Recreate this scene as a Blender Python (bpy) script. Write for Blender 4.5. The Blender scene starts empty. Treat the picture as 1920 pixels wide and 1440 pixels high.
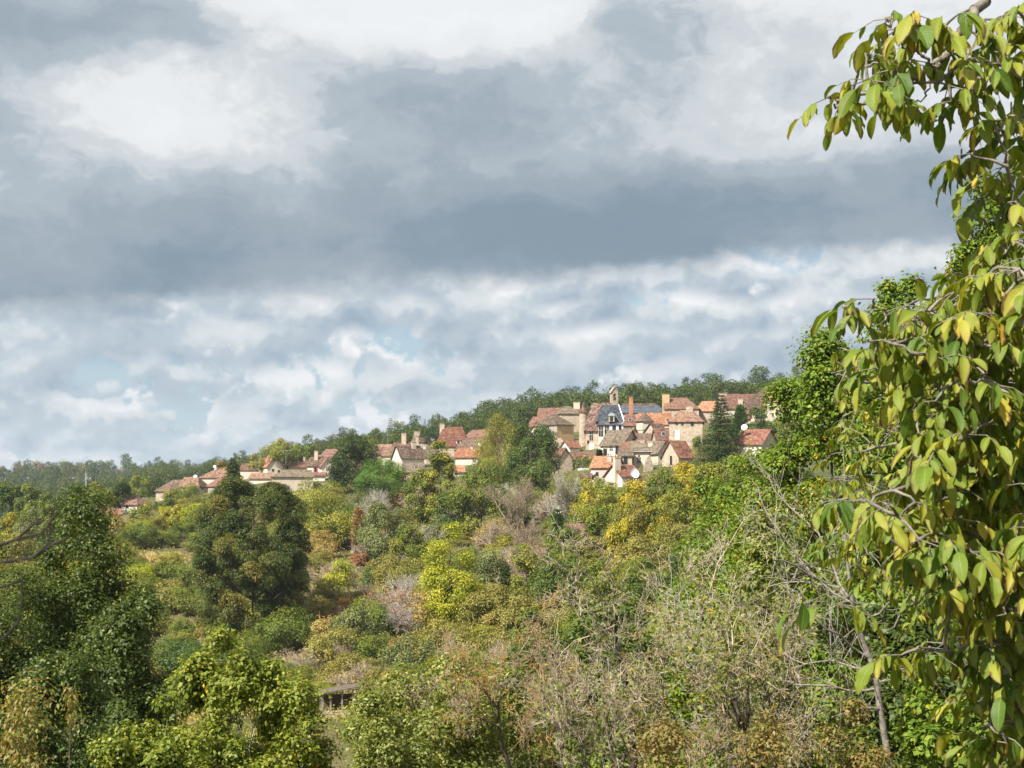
import bpy, math, random
import numpy as np
R = math.radians
F = 2667.0          # focal length in photo pixels (photo 1920 x 1440)
HOR = 950.0         # photo row of the true horizon
scene = bpy.context.scene
COL = scene.collection
random.seed(7)

def at(px, py, Y):
    return ((px - 960.0) / F * Y, Y, (HOR - py) / F * Y)

def tag(o, label=None, cat=None, group=None, kind=None):
    if label: o['label'] = label
    if cat: o['category'] = cat
    if group: o['group'] = group
    if kind: o['kind'] = kind
    return o

# ------------------------------------------------------------------ node expressions
class NX:
    """tiny expression builder for shader node math"""
    def __init__(s, nt, sock): s.nt, s.s = nt, sock
    def _m(s, op, *args):
        n = s.nt.nodes.new('ShaderNodeMath'); n.operation = op
        for i, a in enumerate((s,) + args):
            if isinstance(a, NX): s.nt.links.new(a.s, n.inputs[i])
            else: n.inputs[i].default_value = a
        return NX(s.nt, n.outputs[0])
    def __add__(s, o): return s._m('ADD', o)
    __radd__ = __add__
    def __sub__(s, o): return s._m('SUBTRACT', o)
    def __rsub__(s, o): return (s * -1.0) + o
    def __mul__(s, o): return s._m('MULTIPLY', o)
    __rmul__ = __mul__
    def __truediv__(s, o): return s._m('DIVIDE', o)
    def f(s, op, *a): return s._m(op, *a)
    def sstep(s, a, b):
        n = s.nt.nodes.new('ShaderNodeMapRange'); n.interpolation_type = 'SMOOTHSTEP'
        s.nt.links.new(s.s, n.inputs[0])
        for k, v in ((1, a), (2, b)):
            if isinstance(v, NX): s.nt.links.new(v.s, n.inputs[k])
            else: n.inputs[k].default_value = v
        n.inputs[3].default_value = 0; n.inputs[4].default_value = 1
        return NX(s.nt, n.outputs[0])
    def clamp(s):
        n = s.nt.nodes.new('ShaderNodeClamp'); s.nt.links.new(s.s, n.inputs[0]); return NX(s.nt, n.outputs[0])

def comb(nt, x, y, z):
    n = nt.nodes.new('ShaderNodeCombineXYZ')
    for i, a in enumerate((x, y, z)):
        if isinstance(a, NX): nt.links.new(a.s, n.inputs[i])
        else: n.inputs[i].default_value = a
    return n.outputs[0]

def noise(nt, vec, scale, detail=6, rough=.55, dist=0.0, col=False, ntype='FBM'):
    n = nt.nodes.new('ShaderNodeTexNoise'); n.noise_type = ntype
    if vec is not None: nt.links.new(vec, n.inputs['Vector'])
    n.inputs['Scale'].default_value = scale; n.inputs['Detail'].default_value = detail
    n.inputs['Roughness'].default_value = rough; n.inputs['Distortion'].default_value = dist
    return NX(nt, n.outputs['Color' if col else 'Fac'])

def ramp(nt, fac, stops, interp='LINEAR'):
    n = nt.nodes.new('ShaderNodeValToRGB'); n.color_ramp.interpolation = interp
    nt.links.new(fac.s if isinstance(fac, NX) else fac, n.inputs[0])
    e = n.color_ramp.elements
    while len(e) < len(stops): e.new(.5)
    for el, (p, c) in zip(e, stops):
        el.position = p; el.color = (c[0], c[1], c[2], 1)
    return n.outputs[0]

def mixc(nt, fac, a, b, mode='MIX'):
    n = nt.nodes.new('ShaderNodeMix'); n.data_type = 'RGBA'; n.blend_type = mode
    for i, v in ((0, fac), (6, a), (7, b)):
        if isinstance(v, NX): nt.links.new(v.s, n.inputs[i])
        elif isinstance(v, bpy.types.NodeSocket): nt.links.new(v, n.inputs[i])
        elif isinstance(v, (int, float)): n.inputs[i].default_value = v
        else: n.inputs[i].default_value = (v[0], v[1], v[2], 1)
    return n.outputs[2]

def lin(r, g, b):
    return tuple(((c / 255) / 12.92 if c / 255 <= .04045 else ((c / 255 + .055) / 1.055) ** 2.4) for c in (r, g, b))
# ------------------------------------------------------------------ camera, sun, sky
SUN_AZ, SUN_EL = R(225), R(46)      # azimuth clockwise from the view direction (+Y): behind the camera, to its left
def build_sky():
    w = bpy.data.worlds.new("World"); scene.world = w; w.use_nodes = True
    nt = w.node_tree; nt.nodes.clear()
    out = nt.nodes.new('ShaderNodeOutputWorld'); bg = nt.nodes.new('ShaderNodeBackground')
    nt.links.new(bg.outputs[0], out.inputs[0])
    sky = nt.nodes.new('ShaderNodeTexSky'); sky.sky_type = 'NISHITA'; sky.sun_disc = False
    sky.sun_elevation = SUN_EL; sky.sun_rotation = SUN_AZ
    sky.air_density = 1.2; sky.dust_density = 1.5
    tc = nt.nodes.new('ShaderNodeTexCoord'); sep = nt.nodes.new('ShaderNodeSeparateXYZ')
    nt.links.new(tc.outputs['Generated'], sep.inputs[0])
    x, y, z = (NX(nt, sep.outputs[i]) for i in range(3))
    A = x.f('ARCTAN2', y)                       # azimuth, radians
    E = z.f('ARCSINE')                          # elevation, radians
    K = F / 100.0                               # work in units of 100 photo pixels near the view axis
    a = A * K; e = E * K
    def ae(px, py): 
        az = math.atan2(px - 960, F); el = math.atan((HOR - py) / F * math.cos(az)); return az * K, el * K
    # warp
    base = comb(nt, a, e * 1.5, 3.7)
    w1 = noise(nt, base, .22, 4, .6) - .5
    w2 = noise(nt, comb(nt, a, e * 1.5, 11.3), .22, 4, .6) - .5
    aw = a + w1 * 2.2; ew = e + w2 * 1.3
    wf = noise(nt, comb(nt, a, e * 1.2, 23.1), .9, 6, .6) - .5
    wg = noise(nt, comb(nt, a, e * 1.2, 31.9), .9, 6, .6) - .5
    aw = aw + wf * .9; ew = ew + wg * .7
    # ---- thickness of the big stratocumulus bank
    blobs = [(1000, 450, 520, 85, .50), (1480, 400, 340, 80, .42), (330, 510, 440, 56, .40), (-100, 560, 330, 45, .40),
             (1020, 300, 560, 130, .40), (760, 130, 150, 110, .26), (1190, 60, 110, 60, .40), (1400, 180, 220, 120, .10),
             (170, 50, 260, 62, .62), (-150, 90, 200, 90, .5), (350, 310, 300, 80, .10), (100, 430, 300, 60, .16),
             (2150, 380, 300, 160, .4), (-500, 300, 400, 300, .4), (1500, 30, 200, 40, .12),
             (1690, 225, 200, 66, -.36), (560, 50, 130, 70, -.34), (960, 40, 120, 60, -.26), (300, 190, 260, 80, -.20), (460, 140, 120, 60, -.1),
             (1180, 545, 260, 26, -.1)]
    T = None
    for (px, py, sx, sy, amp) in blobs:
        ca, ce = ae(px, py)
        q1 = (aw - ca) * (100.0 / sx); q2 = (ew - ce) * (100.0 / sy)
        g = (q1 * q1 + q2 * q2) * -.5
        g = g.f('EXPONENT') * amp
        T = g if T is None else T + g
    fb = noise(nt, comb(nt, aw * .6 + wf, ew * 1.1, 5.0), .38, 7, .53) - .5
    fb_up = noise(nt, comb(nt, aw * .6 + wf - .22, ew * 1.1 + .42, 5.0), .38, 7, .53) - .5
    fine = noise(nt, comb(nt, aw * .8, ew * 1.3, 9.0), 1.5, 6, .6) - .5
    high = E.sstep(.33, .62)                      # beyond the frame: an ordinary broken layer
    T = T + fb * (1.75 + high * .2) + fine * .48 + .29
    relief = (fb - fb_up) * 1.2
    # lower edge of the bank
    edge = None
    pts = [(-600, 600), (0, 588), (350, 570), (800, 540), (1100, 525), (1400, 492), (1800, 470), (2600, 480)]
    es = [(ae(p, q)) for p, q in pts]
    fc = nt.nodes.new('ShaderNodeFloatCurve')
    mr = ((a - es[0][0]) / (es[-1][0] - es[0][0])).clamp()
    nt.links.new(mr.s, fc.inputs['Value'])
    cm = fc.mapping.curves[0]
    for i, (p, q) in enumerate(es):
        xx = (p - es[0][0]) / (es[-1][0] - es[0][0]); yy = q / 10.0
        if i == 0: cm.points[0].location = (0, yy)
        elif i == len(es) - 1: cm.points[1].location = (1, yy)
        else: cm.points.new(xx, yy)
    fc.mapping.update()
    edge = NX(nt, fc.outputs[0]) * 10.0
    d = (e + wg * .45 + w2 * .7) - edge
    below = (d + fine * .42).sstep(-.32, .34)
    bank_a = T.sstep(-.02, .22).f('MAXIMUM', .94) * below
    Tl = T - relief * .85
    Tl = Tl + d.sstep(1.3, .1) * .10
    bank_c = ramp(nt, Tl.sstep(-.05, 1.5), [(0, lin(236, 238, 240)), (.20, lin(228, 231, 234)), (.38, lin(203, 209, 214)), (.56, lin(172, 183, 192)), (.78, lin(152, 166, 178)), (1, lin(130, 148, 163))], 'EASE')
    # ---- rows of small flat-based cumulus low over the hills, the farther ones first
    rows = [(892, 60, 1.1, 1.0, .10), (850, 84, .88, 7.0, .10), (800, 116, .66, 13.0, .10), (742, 126, .56, 19.0, .08), (676, 136, .5, 27.3, .11), (612, 100, .56, 44.0, .14), (556, 100, .6, 52.0, .12)]
    for k, (pb, hh, s_, seed, cv) in enumerate(rows):
        eb = ae(960, pb)[1]
        wob = noise(nt, comb(nt, a, seed * 3.1, .5), .35, 2, .5) - .5
        t = (e - eb - wob * .9 + wg * .10 * (hh / 80.0)) / (hh / 100.0)
        hf = noise(nt, comb(nt, a, e, seed + 3.0), s_ * 6, 5, .6) - .5          # cauliflower edges
        def body(da, de):
            v = comb(nt, a + hf * .10 + da, e * 1.10 + hf * .10 + de, seed)
            big = noise(nt, v, s_ * .9, 4, .48) - .5
            b1 = (noise(nt, v, s_ * 1.9, 0, .5) - .5).f('ABSOLUTE') * 2.0 - .2
            return big, b1
        (g0, p0), (g1, p1) = body(0.0, 0.0), body(-.12, .26)
        cover = g0 * 1.5 + p0 * .20 + hf * .30 + (t * -.25 + .16) + cv
        al = cover.sstep(-.02, .06 + .012 * k) * t.sstep(-.30, .14)
        lit = ((g0 - g1) * 2.4 + (p0 - p1) * .12 + t.clamp() * .66 + .22 + hf * .32 + cover.sstep(.22, .0) * .14).clamp()
        lit = (lit - .5) * 1.15 + .5
        cc = ramp(nt, lit.clamp(), [(0, lin(150, 169, 186)), (.32, lin(180, 193, 204)), (.56, lin(214, 220, 224)), (.85, lin(242, 242, 243))], 'EASE')
        fade = max(0.0, .42 - .13 * k)
        if fade > 0: cc = mixc(nt, fade, cc, lin(198, 209, 218))
        rows[k] = (cc, al)
    # ---- clear sky: the physical sky, whitened by the moist air
    clear = mixc(nt, 1.0, sky.outputs[0], (.105, .105, .105), 'MULTIPLY')
    clear = mixc(nt, .62, clear, lin(182, 208, 228))
    clear = mixc(nt, E.sstep(.10, .0) * .8, clear, lin(196, 211, 222))
    c = clear
    for cc, al in rows: c = mixc(nt, al * .96, c, cc)
    c = mixc(nt, bank_a, c, bank_c)
    ground = E.sstep(-.005, -.05)
    c = mixc(nt, ground, c, (.10, .12, .08))
    nt.links.new(c, bg.inputs[0]); bg.inputs[1].default_value = .53
    w.cycles.sampling_method = 'MANUAL'; w.cycles.sample_map_resolution = 512

def build_camera_sun():
    cd = bpy.data.cameras.new('camera'); cam = bpy.data.objects.new('camera', cd); COL.objects.link(cam)
    cam.location = (0, 0, 0); cam.rotation_euler = (R(90), 0, 0)
    cd.sensor_width = 36; cd.lens = F * 36 / 1920.0
    cd.shift_y = (HOR - 720) / 1920.0
    cd.clip_start = .1; cd.clip_end = 6000
    cd.dof.use_dof = True; cd.dof.focus_distance = 60; cd.dof.aperture_fstop = 20
    scene.camera = cam
    sd = bpy.data.lights.new('sun', 'SUN'); so = bpy.data.objects.new('sun', sd); COL.objects.link(so)
    sd.energy = 5.0; sd.angle = R(.5); sd.color = (1, .95, .875)
    from mathutils import Vector
    v = Vector((math.sin(SUN_AZ) * math.cos(SUN_EL), math.cos(SUN_AZ) * math.cos(SUN_EL), math.sin(SUN_EL)))
    so.rotation_euler = v.to_track_quat('Z', 'Y').to_euler()
    so.location = v * 50
    vs = scene.view_settings
    scene.display_settings.display_device = 'sRGB'
    vs.view_transform = 'Standard'; vs.look = 'None'; vs.exposure = 1.0; vs.gamma = 1; vs.use_curve_mapping = False
    cy = scene.cycles
    cy.use_denoising = True
    cy.max_bounces = 6; cy.diffuse_bounces = 3; cy.glossy_bounces = 2; cy.transmission_bounces = 4; cy.volume_bounces = 0; cy.transparent_max_bounces = 8
    cy.sample_clamp_indirect = 6
build_sky(); build_camera_sun()
# ------------------------------------------------------------------ mesh helpers
def np_mesh(name, V, P, mats=(), smooth=False, attrs=None, midx=None, uv=None):
    """V (n,3), P (m,k) -> mesh with polygons of k corners"""
    me = bpy.data.meshes.new(name)
    V = np.ascontiguousarray(V, dtype=np.float32); P = np.ascontiguousarray(P, dtype=np.int32)
    m, k = P.shape
    me.vertices.add(len(V)); me.vertices.foreach_set('co', V.ravel())
    me.loops.add(m * k); me.loops.foreach_set('vertex_index', P.ravel())
    me.polygons.add(m)
    me.polygons.foreach_set('loop_start', np.arange(0, m * k, k, dtype=np.int32))
    me.polygons.foreach_set('loop_total', np.full(m, k, dtype=np.int32))
    if smooth: me.polygons.foreach_set('use_smooth', np.ones(m, dtype=bool))
    if midx is not None: me.polygons.foreach_set('material_index', np.asarray(midx, dtype=np.int32))
    for an, av in (attrs or {}).items():
        at_ = me.attributes.new(an, 'FLOAT', 'POINT'); at_.data.foreach_set('value', np.asarray(av, dtype=np.float32))
    if uv is not None:
        ul = me.uv_layers.new(name='uv'); ul.data.foreach_set('uv', np.asarray(uv, dtype=np.float32)[P.ravel()].ravel())
    for mt in mats: me.materials.append(mt)
    me.update(calc_edges=True)
    return me

def link(name, me, parent=None, loc=None):
    o = bpy.data.objects.new(name, me); COL.objects.link(o)
    if parent is not None: o.parent = parent
    if loc is not None: o.location = loc
    return o

def empty(name, loc, rz=0.0):
    o = bpy.data.objects.new(name, None); COL.objects.link(o)
    o.location = loc; o.rotation_euler = (0, 0, rz); o.empty_display_size = .3
    return o

def nrmz(v): return v / np.maximum(np.linalg.norm(v, axis=-1, keepdims=True), 1e-9)

def leaf_geo(p, axis, nrm, ln, wd, fold=.12):
    """one folded four-corner leaf at every p"""
    side = nrmz(np.cross(axis, nrm)); n2 = np.cross(side, axis)
    ln = ln[:, None]; wd = wd[:, None]
    V = np.empty((len(p), 4, 3))
    V[:, 0] = p; V[:, 2] = p + axis * ln - n2 * ln * .12
    mid = p + axis * ln * .48 + n2 * wd * fold
    V[:, 1] = mid + side * wd * .5; V[:, 3] = mid - side * wd * .5
    return V.reshape(-1, 3), np.arange(len(p) * 4).reshape(-1, 4)

def tubes(segs, sides=3):
    """segs (n,8): p0 xyz, p1 xyz, r0, r1 -> open prisms"""
    S = np.asarray(segs, dtype=np.float64); p0, p1, r0, r1 = S[:, :3], S[:, 3:6], S[:, 6:7], S[:, 7:8]
    d = nrmz(p1 - p0); ref = np.where(np.abs(d[:, 2:3]) > .9, np.array([[1., 0, 0]]), np.array([[0, 0, 1.]]))
    u = nrmz(np.cross(d, ref)); v = np.cross(d, u)
    n = len(S); V = np.empty((n, 2 * sides, 3)); P = []; p0 = p0 - d * r0 * .45; p1 = p1 + d * r1 * .45
    for k in range(sides):
        a = 2 * math.pi * k / sides; w = u * math.cos(a) + v * math.sin(a)
        V[:, k] = p0 + w * r0; V[:, sides + k] = p1 + w * r1
    base = np.arange(n)[:, None] * 2 * sides
    for k in range(sides):
        k2 = (k + 1) % sides
        P.append(base + np.array([[k, k2, sides + k2, sides + k]]))
    return V.reshape(-1, 3), np.concatenate(P, 0)

def join(*parts):
    Vs, Ps, o = [], [], 0
    for V, P in parts:
        Vs.append(V); Ps.append(P + o); o += len(V)
    return np.concatenate(Vs), np.concatenate(Ps)

# ------------------------------------------------------------------ materials
def new_mat(name):
    m = bpy.data.materials.new(name); m.use_nodes = True
    nt = m.node_tree; nt.nodes.clear()
    return m, nt

def finish(nt, shader, disp=None):
    o = nt.nodes.new('ShaderNodeOutputMaterial'); nt.links.new(shader, o.inputs[0])

def principled(nt, col, rough=.8, spec=.25, bump=None, bs=.3, bd=.02, metal=0.0):
    p = nt.nodes.new('ShaderNodeBsdfPrincipled')
    if isinstance(col, bpy.types.NodeSocket): nt.links.new(col, p.inputs['Base Color'])
    else: p.inputs['Base Color'].default_value = (*col, 1)
    p.inputs['Roughness'].default_value = rough; p.inputs['Specular IOR Level'].default_value = spec
    p.inputs['Metallic'].default_value = metal
    if bump is not None:
        b = nt.nodes.new('ShaderNodeBump'); b.inputs['Strength'].default_value = bs; b.inputs['Distance'].default_value = bd
        nt.links.new(bump.s, b.inputs['Height']); nt.links.new(b.outputs[0], p.inputs['Normal'])
    return p.outputs[0]

def objvec(nt): return nt.nodes.new('ShaderNodeTexCoord').outputs['Object']
def attr(nt, name):
    n = nt.nodes.new('ShaderNodeAttribute'); n.attribute_name = name; return NX(nt, n.outputs['Fac'])
def orand(nt): return NX(nt, nt.nodes.new('ShaderNodeObjectInfo').outputs['Random'])

def leaf_mat(name, cols, trans=.27, rough=.5, spec=.3, wr=.45, wc=.55, wo=.2):
    """cols: (position, linear colour) stops; each leaf, each spray and each plant draws its own place on the ramp"""
    m, nt = new_mat(name)
    cols = [(p, tuple(min(.8, k * q) for k, q in zip(c, (1.80, 1.72, 1.0)))) for p, c in cols]
    t = attr(nt, 'rnd') * wr + attr(nt, 'cl') * wc + (orand(nt) - .5) * wo
    c = ramp(nt, t.clamp(), cols)
    s = principled(nt, c, rough, spec)
    tr = nt.nodes.new('ShaderNodeBsdfTranslucent')
    tc = mixc(nt, 1.0, c, (1.25, 1.15, .55), 'MULTIPLY'); nt.links.new(tc, tr.inputs[0])
    mx = nt.nodes.new('ShaderNodeMixShader'); mx.inputs[0].default_value = trans
    nt.links.new(s, mx.inputs[1]); nt.links.new(tr.outputs[0], mx.inputs[2])
    finish(nt, mx.outputs[0]); return m

def ev(*cs):
    n = len(cs); return [(i / max(1, n - 1), c) for i, c in enumerate(cs)]

def bark_mat(name, a, b, scale=6.0):
    m, nt = new_mat(name); v = objvec(nt)
    n = noise(nt, v, scale, 5, .65)
    c = ramp(nt, n.sstep(.3, .7), ev(a, b))
    finish(nt, principled(nt, c, .9, .15, n, .4, .03)); return m

M = {}
M['bark'] = bark_mat('bark_brown', (.060, .045, .032), (.17, .14, .105))
M['bark_grey'] = bark_mat('bark_grey', (.15, .135, .115), (.36, .33, .285))
M['bark_pale'] = bark_mat('bark_pale', (.26, .225, .185), (.52, .47, .40), 14)
M['bark_dark'] = bark_mat('bark_dark', (.035, .028, .022), (.10, .08, .06))
M['bark_walnut'] = bark_mat('bark_walnut', (.10, .085, .068), (.27, .24, .195), 18)
M['bark_black'] = bark_mat('bark_black', (.012, .010, .009), (.035, .030, .027))
M['twig_tan'] = bark_mat('twig_tan', (.25, .195, .135), (.52, .43, .32), 3)
M['twig_grey'] = bark_mat('twig_grey', (.27, .245, .21), (.54, .50, .44), 3)
M['twig_brown'] = bark_mat('twig_brown', (.17, .13, .092), (.36, .285, .215), 3)
M['lichen_twig'] = bark_mat('twig_with_orange_lichen', (.27, .235, .19), (.40, .22, .055), 2.2)

M['oak'] = leaf_mat('oak_leaf', [(0, (.014, .028, .007)), (.45, (.027, .046, .010)), (.70, (.046, .060, .013)), (.88, (.082, .074, .016)), (1, (.125, .090, .02))])
M['dark'] = leaf_mat('dark_green_leaf', ev((.018, .036, .012), (.032, .060, .017), (.050, .083, .022), (.10, .115, .03)))
M['chestnut'] = leaf_mat('chestnut_leaf', ev((.018, .035, .010), (.033, .058, .014), (.050, .078, .018), (.085, .105, .025)))
M['mid'] = leaf_mat('mid_green_leaf', ev((.032, .056, .014), (.062, .092, .02), (.095, .118, .025), (.16, .155, .032)))
M['walnutfar'] = leaf_mat('yellowing_walnut_leaf', ev((.05, .07, .014), (.092, .112, .02), (.145, .15, .028), (.22, .185, .032)))
M['lime'] = leaf_mat('bright_lime_leaf', ev((.075, .105, .012), (.135, .165, .016), (.20, .215, .022), (.27, .25, .028)))
M['yellow'] = leaf_mat('yellow_leaf', ev((.065, .090, .014), (.12, .135, .018), (.21, .185, .022), (.34, .25, .028)))
M['willow'] = leaf_mat('willow_leaf', ev((.075, .085, .022), (.125, .128, .032), (.175, .165, .045), (.22, .19, .06)))
M['olive'] = leaf_mat('olive_green_leaf', ev((.058, .066, .022), (.105, .108, .036), (.155, .145, .052), (.20, .175, .068)))
M['greygreen'] = leaf_mat('grey_green_leaf', ev((.042, .058, .03), (.07, .088, .045), (.105, .12, .062), (.15, .155, .085)))
M['brown'] = leaf_mat('brown_leaf', ev((.10, .08, .036), (.165, .13, .06), (.22, .175, .085), (.17, .155, .062)))
M['red'] = leaf_mat('red_leaf', ev((.10, .04, .026), (.17, .06, .036), (.20, .088, .05), (.13, .09, .04)))
M['rust'] = leaf_mat('rust_leaf', ev((.11, .062, .03), (.17, .088, .042), (.20, .11, .055)))
M['pinegreen'] = leaf_mat('bright_pine_needles', ev((.028, .062, .014), (.05, .10, .02), (.075, .135, .026), (.10, .15, .032)))
M['fir'] = leaf_mat('fir_needles', ev((.012, .024, .009), (.022, .040, .013), (.036, .056, .016), (.062, .068, .02)), .2)
M['blueconifer'] = leaf_mat('cypress_needles', ev((.025, .055, .028), (.045, .085, .042), (.06, .105, .055)), .2)
M['deadneedle'] = leaf_mat('dead_needles', ev((.14, .095, .07), (.22, .155, .12), (.28, .21, .165)), .2)
M['farA'] = leaf_mat('far_oak_leaf', ev((0.0185, 0.0333, 0.0111), (0.0311, 0.0503, 0.0148), (0.0459, 0.0651, 0.0192), (0.0666, 0.0740, 0.0222)), wo=.5)
M['farB'] = leaf_mat('far_olive_leaf', ev((0.0370, 0.0481, 0.0148), (0.0555, 0.0651, 0.0207), (0.0777, 0.0777, 0.0266), (0.0962, 0.0777, 0.0296)), wo=.5)
M['farpine'] = leaf_mat('far_pine_needles', ev((0.0148, 0.0311, 0.0126), (0.0252, 0.0459, 0.0163), (0.0407, 0.0651, 0.0207), (0.0555, 0.0777, 0.0237)), .2, wo=.5)
M['farbrown'] = leaf_mat('far_turning_leaf', ev((0.0629, 0.0555, 0.0222), (0.0925, 0.0703, 0.0296), (0.1147, 0.0851, 0.0370), (0.0740, 0.0740, 0.0296)), wo=.4)
M['hazel'] = leaf_mat('hazel_leaf', [(0, (.036, .058, .012)), (.35, (.072, .100, .017)), (.7, (.118, .142, .026)), (.94, (.17, .178, .045)), (.975, (.40, .24, .02)), (1, (.42, .22, .02))], .3, .5, .28, .8, .2, .05)
M['nearoak'] = leaf_mat('glossy_dark_leaf', [(0, (.015, .030, .008)), (.5, (.032, .053, .012)), (.85, (.058, .082, .020)), (.95, (.11, .13, .035)), (.99, (.16, .16, .05)), (1, (.30, .22, .03))], .3, .5, .35, .85, .15, .05)
M['dogwood'] = leaf_mat('dogwood_leaf', ev((.055, .075, .022), (.10, .115, .04), (.16, .155, .07), (.17, .125, .07), (.11, .06, .042)), .4, .5, .3, .8, .2, .05)
M['sallow'] = leaf_mat('sallow_leaf', [(0, (.045, .062, .016)), (.4, (.08, .105, .026)), (.75, (.13, .15, .045)), (.93, (.21, .22, .10)), (1, (.30, .29, .15))], .35, .5, .4, .85, .15, .05)
M['pear'] = leaf_mat('pear_leaf', [(0, (.038, .072, .014)), (.45, (.075, .125, .02)), (.85, (.12, .165, .03)), (.94, (.20, .19, .035)), (.97, (.40, .20, .02)), (1, (.36, .13, .015))], .35, .55, .25, .85, .15, .05)
M['bramble'] = leaf_mat('bramble_leaf', ev((.035, .052, .016), (.07, .085, .024), (.105, .098, .036), (.15, .095, .05), (.14, .11, .055)), .3, .5, .3, .7, .3, .05)

# ------------------------------------------------------------------ tree growing
PROFILE = {
    'round': lambda t: np.sqrt(np.clip(1 - (2 * t - 1) ** 2, 0, 1)) ** .8,
    'oval': lambda t: np.sin(np.pi * np.clip(t, 0, 1) ** .75) ** .7,
    'dome': lambda t: np.clip(1 - t ** 2.6, 0, 1) ** .6 * (.72 + .28 * np.minimum(1, t * 4)),
    'cone': lambda t: np.clip(1 - t, 0, 1) ** .75 * (.6 + .4 * np.minimum(1, t * 5)),
    'spire': lambda t: np.where(t < .55, .95 - .25 * t, np.clip((1 - t) / .45, 0, 1) ** .8 * .82),
    'column': lambda t: np.minimum(1, t * 6 + .3) * np.clip((1 - t) * 2.6, 0, 1) ** .6 * .9,
    'umbrella': lambda t: np.clip(1 - t, 0, 1) ** .45 * np.minimum(1, .55 + t * 1.3),
    'vase': lambda t: (.35 + .65 * np.minimum(1, t * 1.7)) * np.clip((1 - t) * 3, 0, 1) ** .6,
}

def crown_geo(rng, H, W, z0, profile, nclump, cr, nleaf, ls, droop=0.0, spray=.07, wl=.55, core=.25, flat=.8, out=.75, lean=(0, 0)):
    """leaf geometry for a crown from z0 to H, width W, of nclump leafy clumps; returns V,P,rnd,cl,centres"""
    pf = PROFILE[profile]
    tt = np.linspace(0, 1, 400); wgt = pf(tt) ** 1.3 + .02
    t = rng.choice(tt, nclump, p=wgt / wgt.sum())
    az = (np.arange(nclump) * 2.39996 + rng.random(nclump) * 1.4)
    rr = pf(t) * (W / 2 - cr * .55) * np.clip(np.sqrt(core + (1 - core) * rng.random(nclump)), .2, 1) * rng.uniform(.86, 1.12, nclump)
    cz = z0 + cr * .4 + t * (H - z0 - cr * 1.1)
    C = np.stack([rr * np.cos(az) + lean[0] * t, rr * np.sin(az) + lean[1] * t, cz], 1)
    R_ = cr * rng.uniform(.62, 1.32, nclump)
    w = R_ ** 2; ci = rng.choice(nclump, nleaf, p=w / w.sum())
    # every clump carries smaller tufts on its outer, upper side; the leaves clothe the tufts
    K = 13; sd_ = rng.normal(size=(nclump, K, 3)) + np.array([0, 0, .55])
    cen0 = np.array([0, 0, z0 + (H - z0) * .4]); sd_ = nrmz(sd_ + nrmz(C - cen0)[:, None, :] * .7)
    si = rng.integers(0, K, nleaf); d0 = sd_[ci, si]; ts = rng.uniform(.30, .50, (nclump, K))[ci, si]
    d1 = nrmz(rng.normal(size=(nleaf, 3)) + np.array([0, 0, .25]) + d0 * .35)
    rad = R_[ci] * (1 - .38 * rng.random(nleaf) ** 2.0)
    inner = rng.random(nleaf) < .22
    rel = np.where(inner[:, None], nrmz(rng.normal(size=(nleaf, 3))) * (.75 * rng.random(nleaf) ** .5)[:, None], d0 * rng.uniform(.62, .78, (nclump, K))[ci, si][:, None] + d1 * (ts * (rad / R_[ci]))[:, None])
    rad = np.linalg.norm(rel, axis=1) * R_[ci]; d = nrmz(rel)
    sp = rng.random(nleaf) < spray
    rad = np.where(sp, rad * rng.uniform(1.0, 1.45, nleaf), rad)
    off = d * rad[:, None] * np.array([1, 1, flat])
    if droop: off[:, 2] -= droop * rng.random(nleaf) ** 1.5 * R_[ci] * 1.6
    p = C[ci] + off
    cen = np.array([lean[0] * .5, lean[1] * .5, z0 + (H - z0) * .45])
    o = nrmz(d1 * .75 + d * .45 + nrmz(p - cen) * .35)
    nrm = nrmz(o * out + np.array([0, 0, .36]) + rng.normal(size=(nleaf, 3)) * .34)
    ax = rng.normal(size=(nleaf, 3)) + o * .5 - np.array([0, 0, .35 + droop * 2.2])
    ax = nrmz(ax - nrm * (ax * nrm).sum(1, keepdims=True))
    l = ls * rng.uniform(.65, 1.3, nleaf)
    V, P = leaf_geo(p, ax, nrm, l, l * wl * rng.uniform(.8, 1.2, nleaf))
    rnd = np.repeat(rng.random(nleaf), 4); cl = np.repeat(np.clip(.5 + .3 * rng.normal(size=nclump), 0, 1)[ci], 4)
    return V, P, rnd, cl, C

def wood_segs(rng, H, z0, C, r0, top=.82, lean=(0, 0), kink=.03, nmax=60, thin=.22):
    """trunk polyline and a limb to (nearly) every clump centre"""
    segs = []
    n = 9; pts = []
    for i in range(n + 1):
        t = i / n; z = t * H * top
        pts.append(np.array([lean[0] * t * top + rng.normal() * kink * H * t * .5, lean[1] * t * top + rng.normal() * kink * H * t * .5, z]))
    rad = lambda z: r0 * (1 - .86 * z / (H * top)) + r0 * .35 * math.exp(-z / (H * .03))
    for i in range(n): segs.append((*pts[i], *pts[i + 1], rad(pts[i][2]), rad(pts[i + 1][2])))
    pz = np.array([q[2] for q in pts])
    for k in range(min(len(C), nmax)):
        c = C[k]; hd = math.hypot(c[0] - lean[0] * c[2] / H, c[1] - lean[1] * c[2] / H)
        zb = max(z0 * .6, min(c[2] - hd * .75, H * top * .97)); i = int(np.argmin(np.abs(pz - zb)))
        b = pts[i]; rb = rad(pz[i]) * .45 + r0 * .02
        m = (b + c) / 2 + np.array([0, 0, -.06 * hd]) + rng.normal(size=3) * .05 * hd
        segs.append((*b, *m, rb, rb * .6)); segs.append((*m, *c, rb * .6, rb * thin))
    return segs

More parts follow.
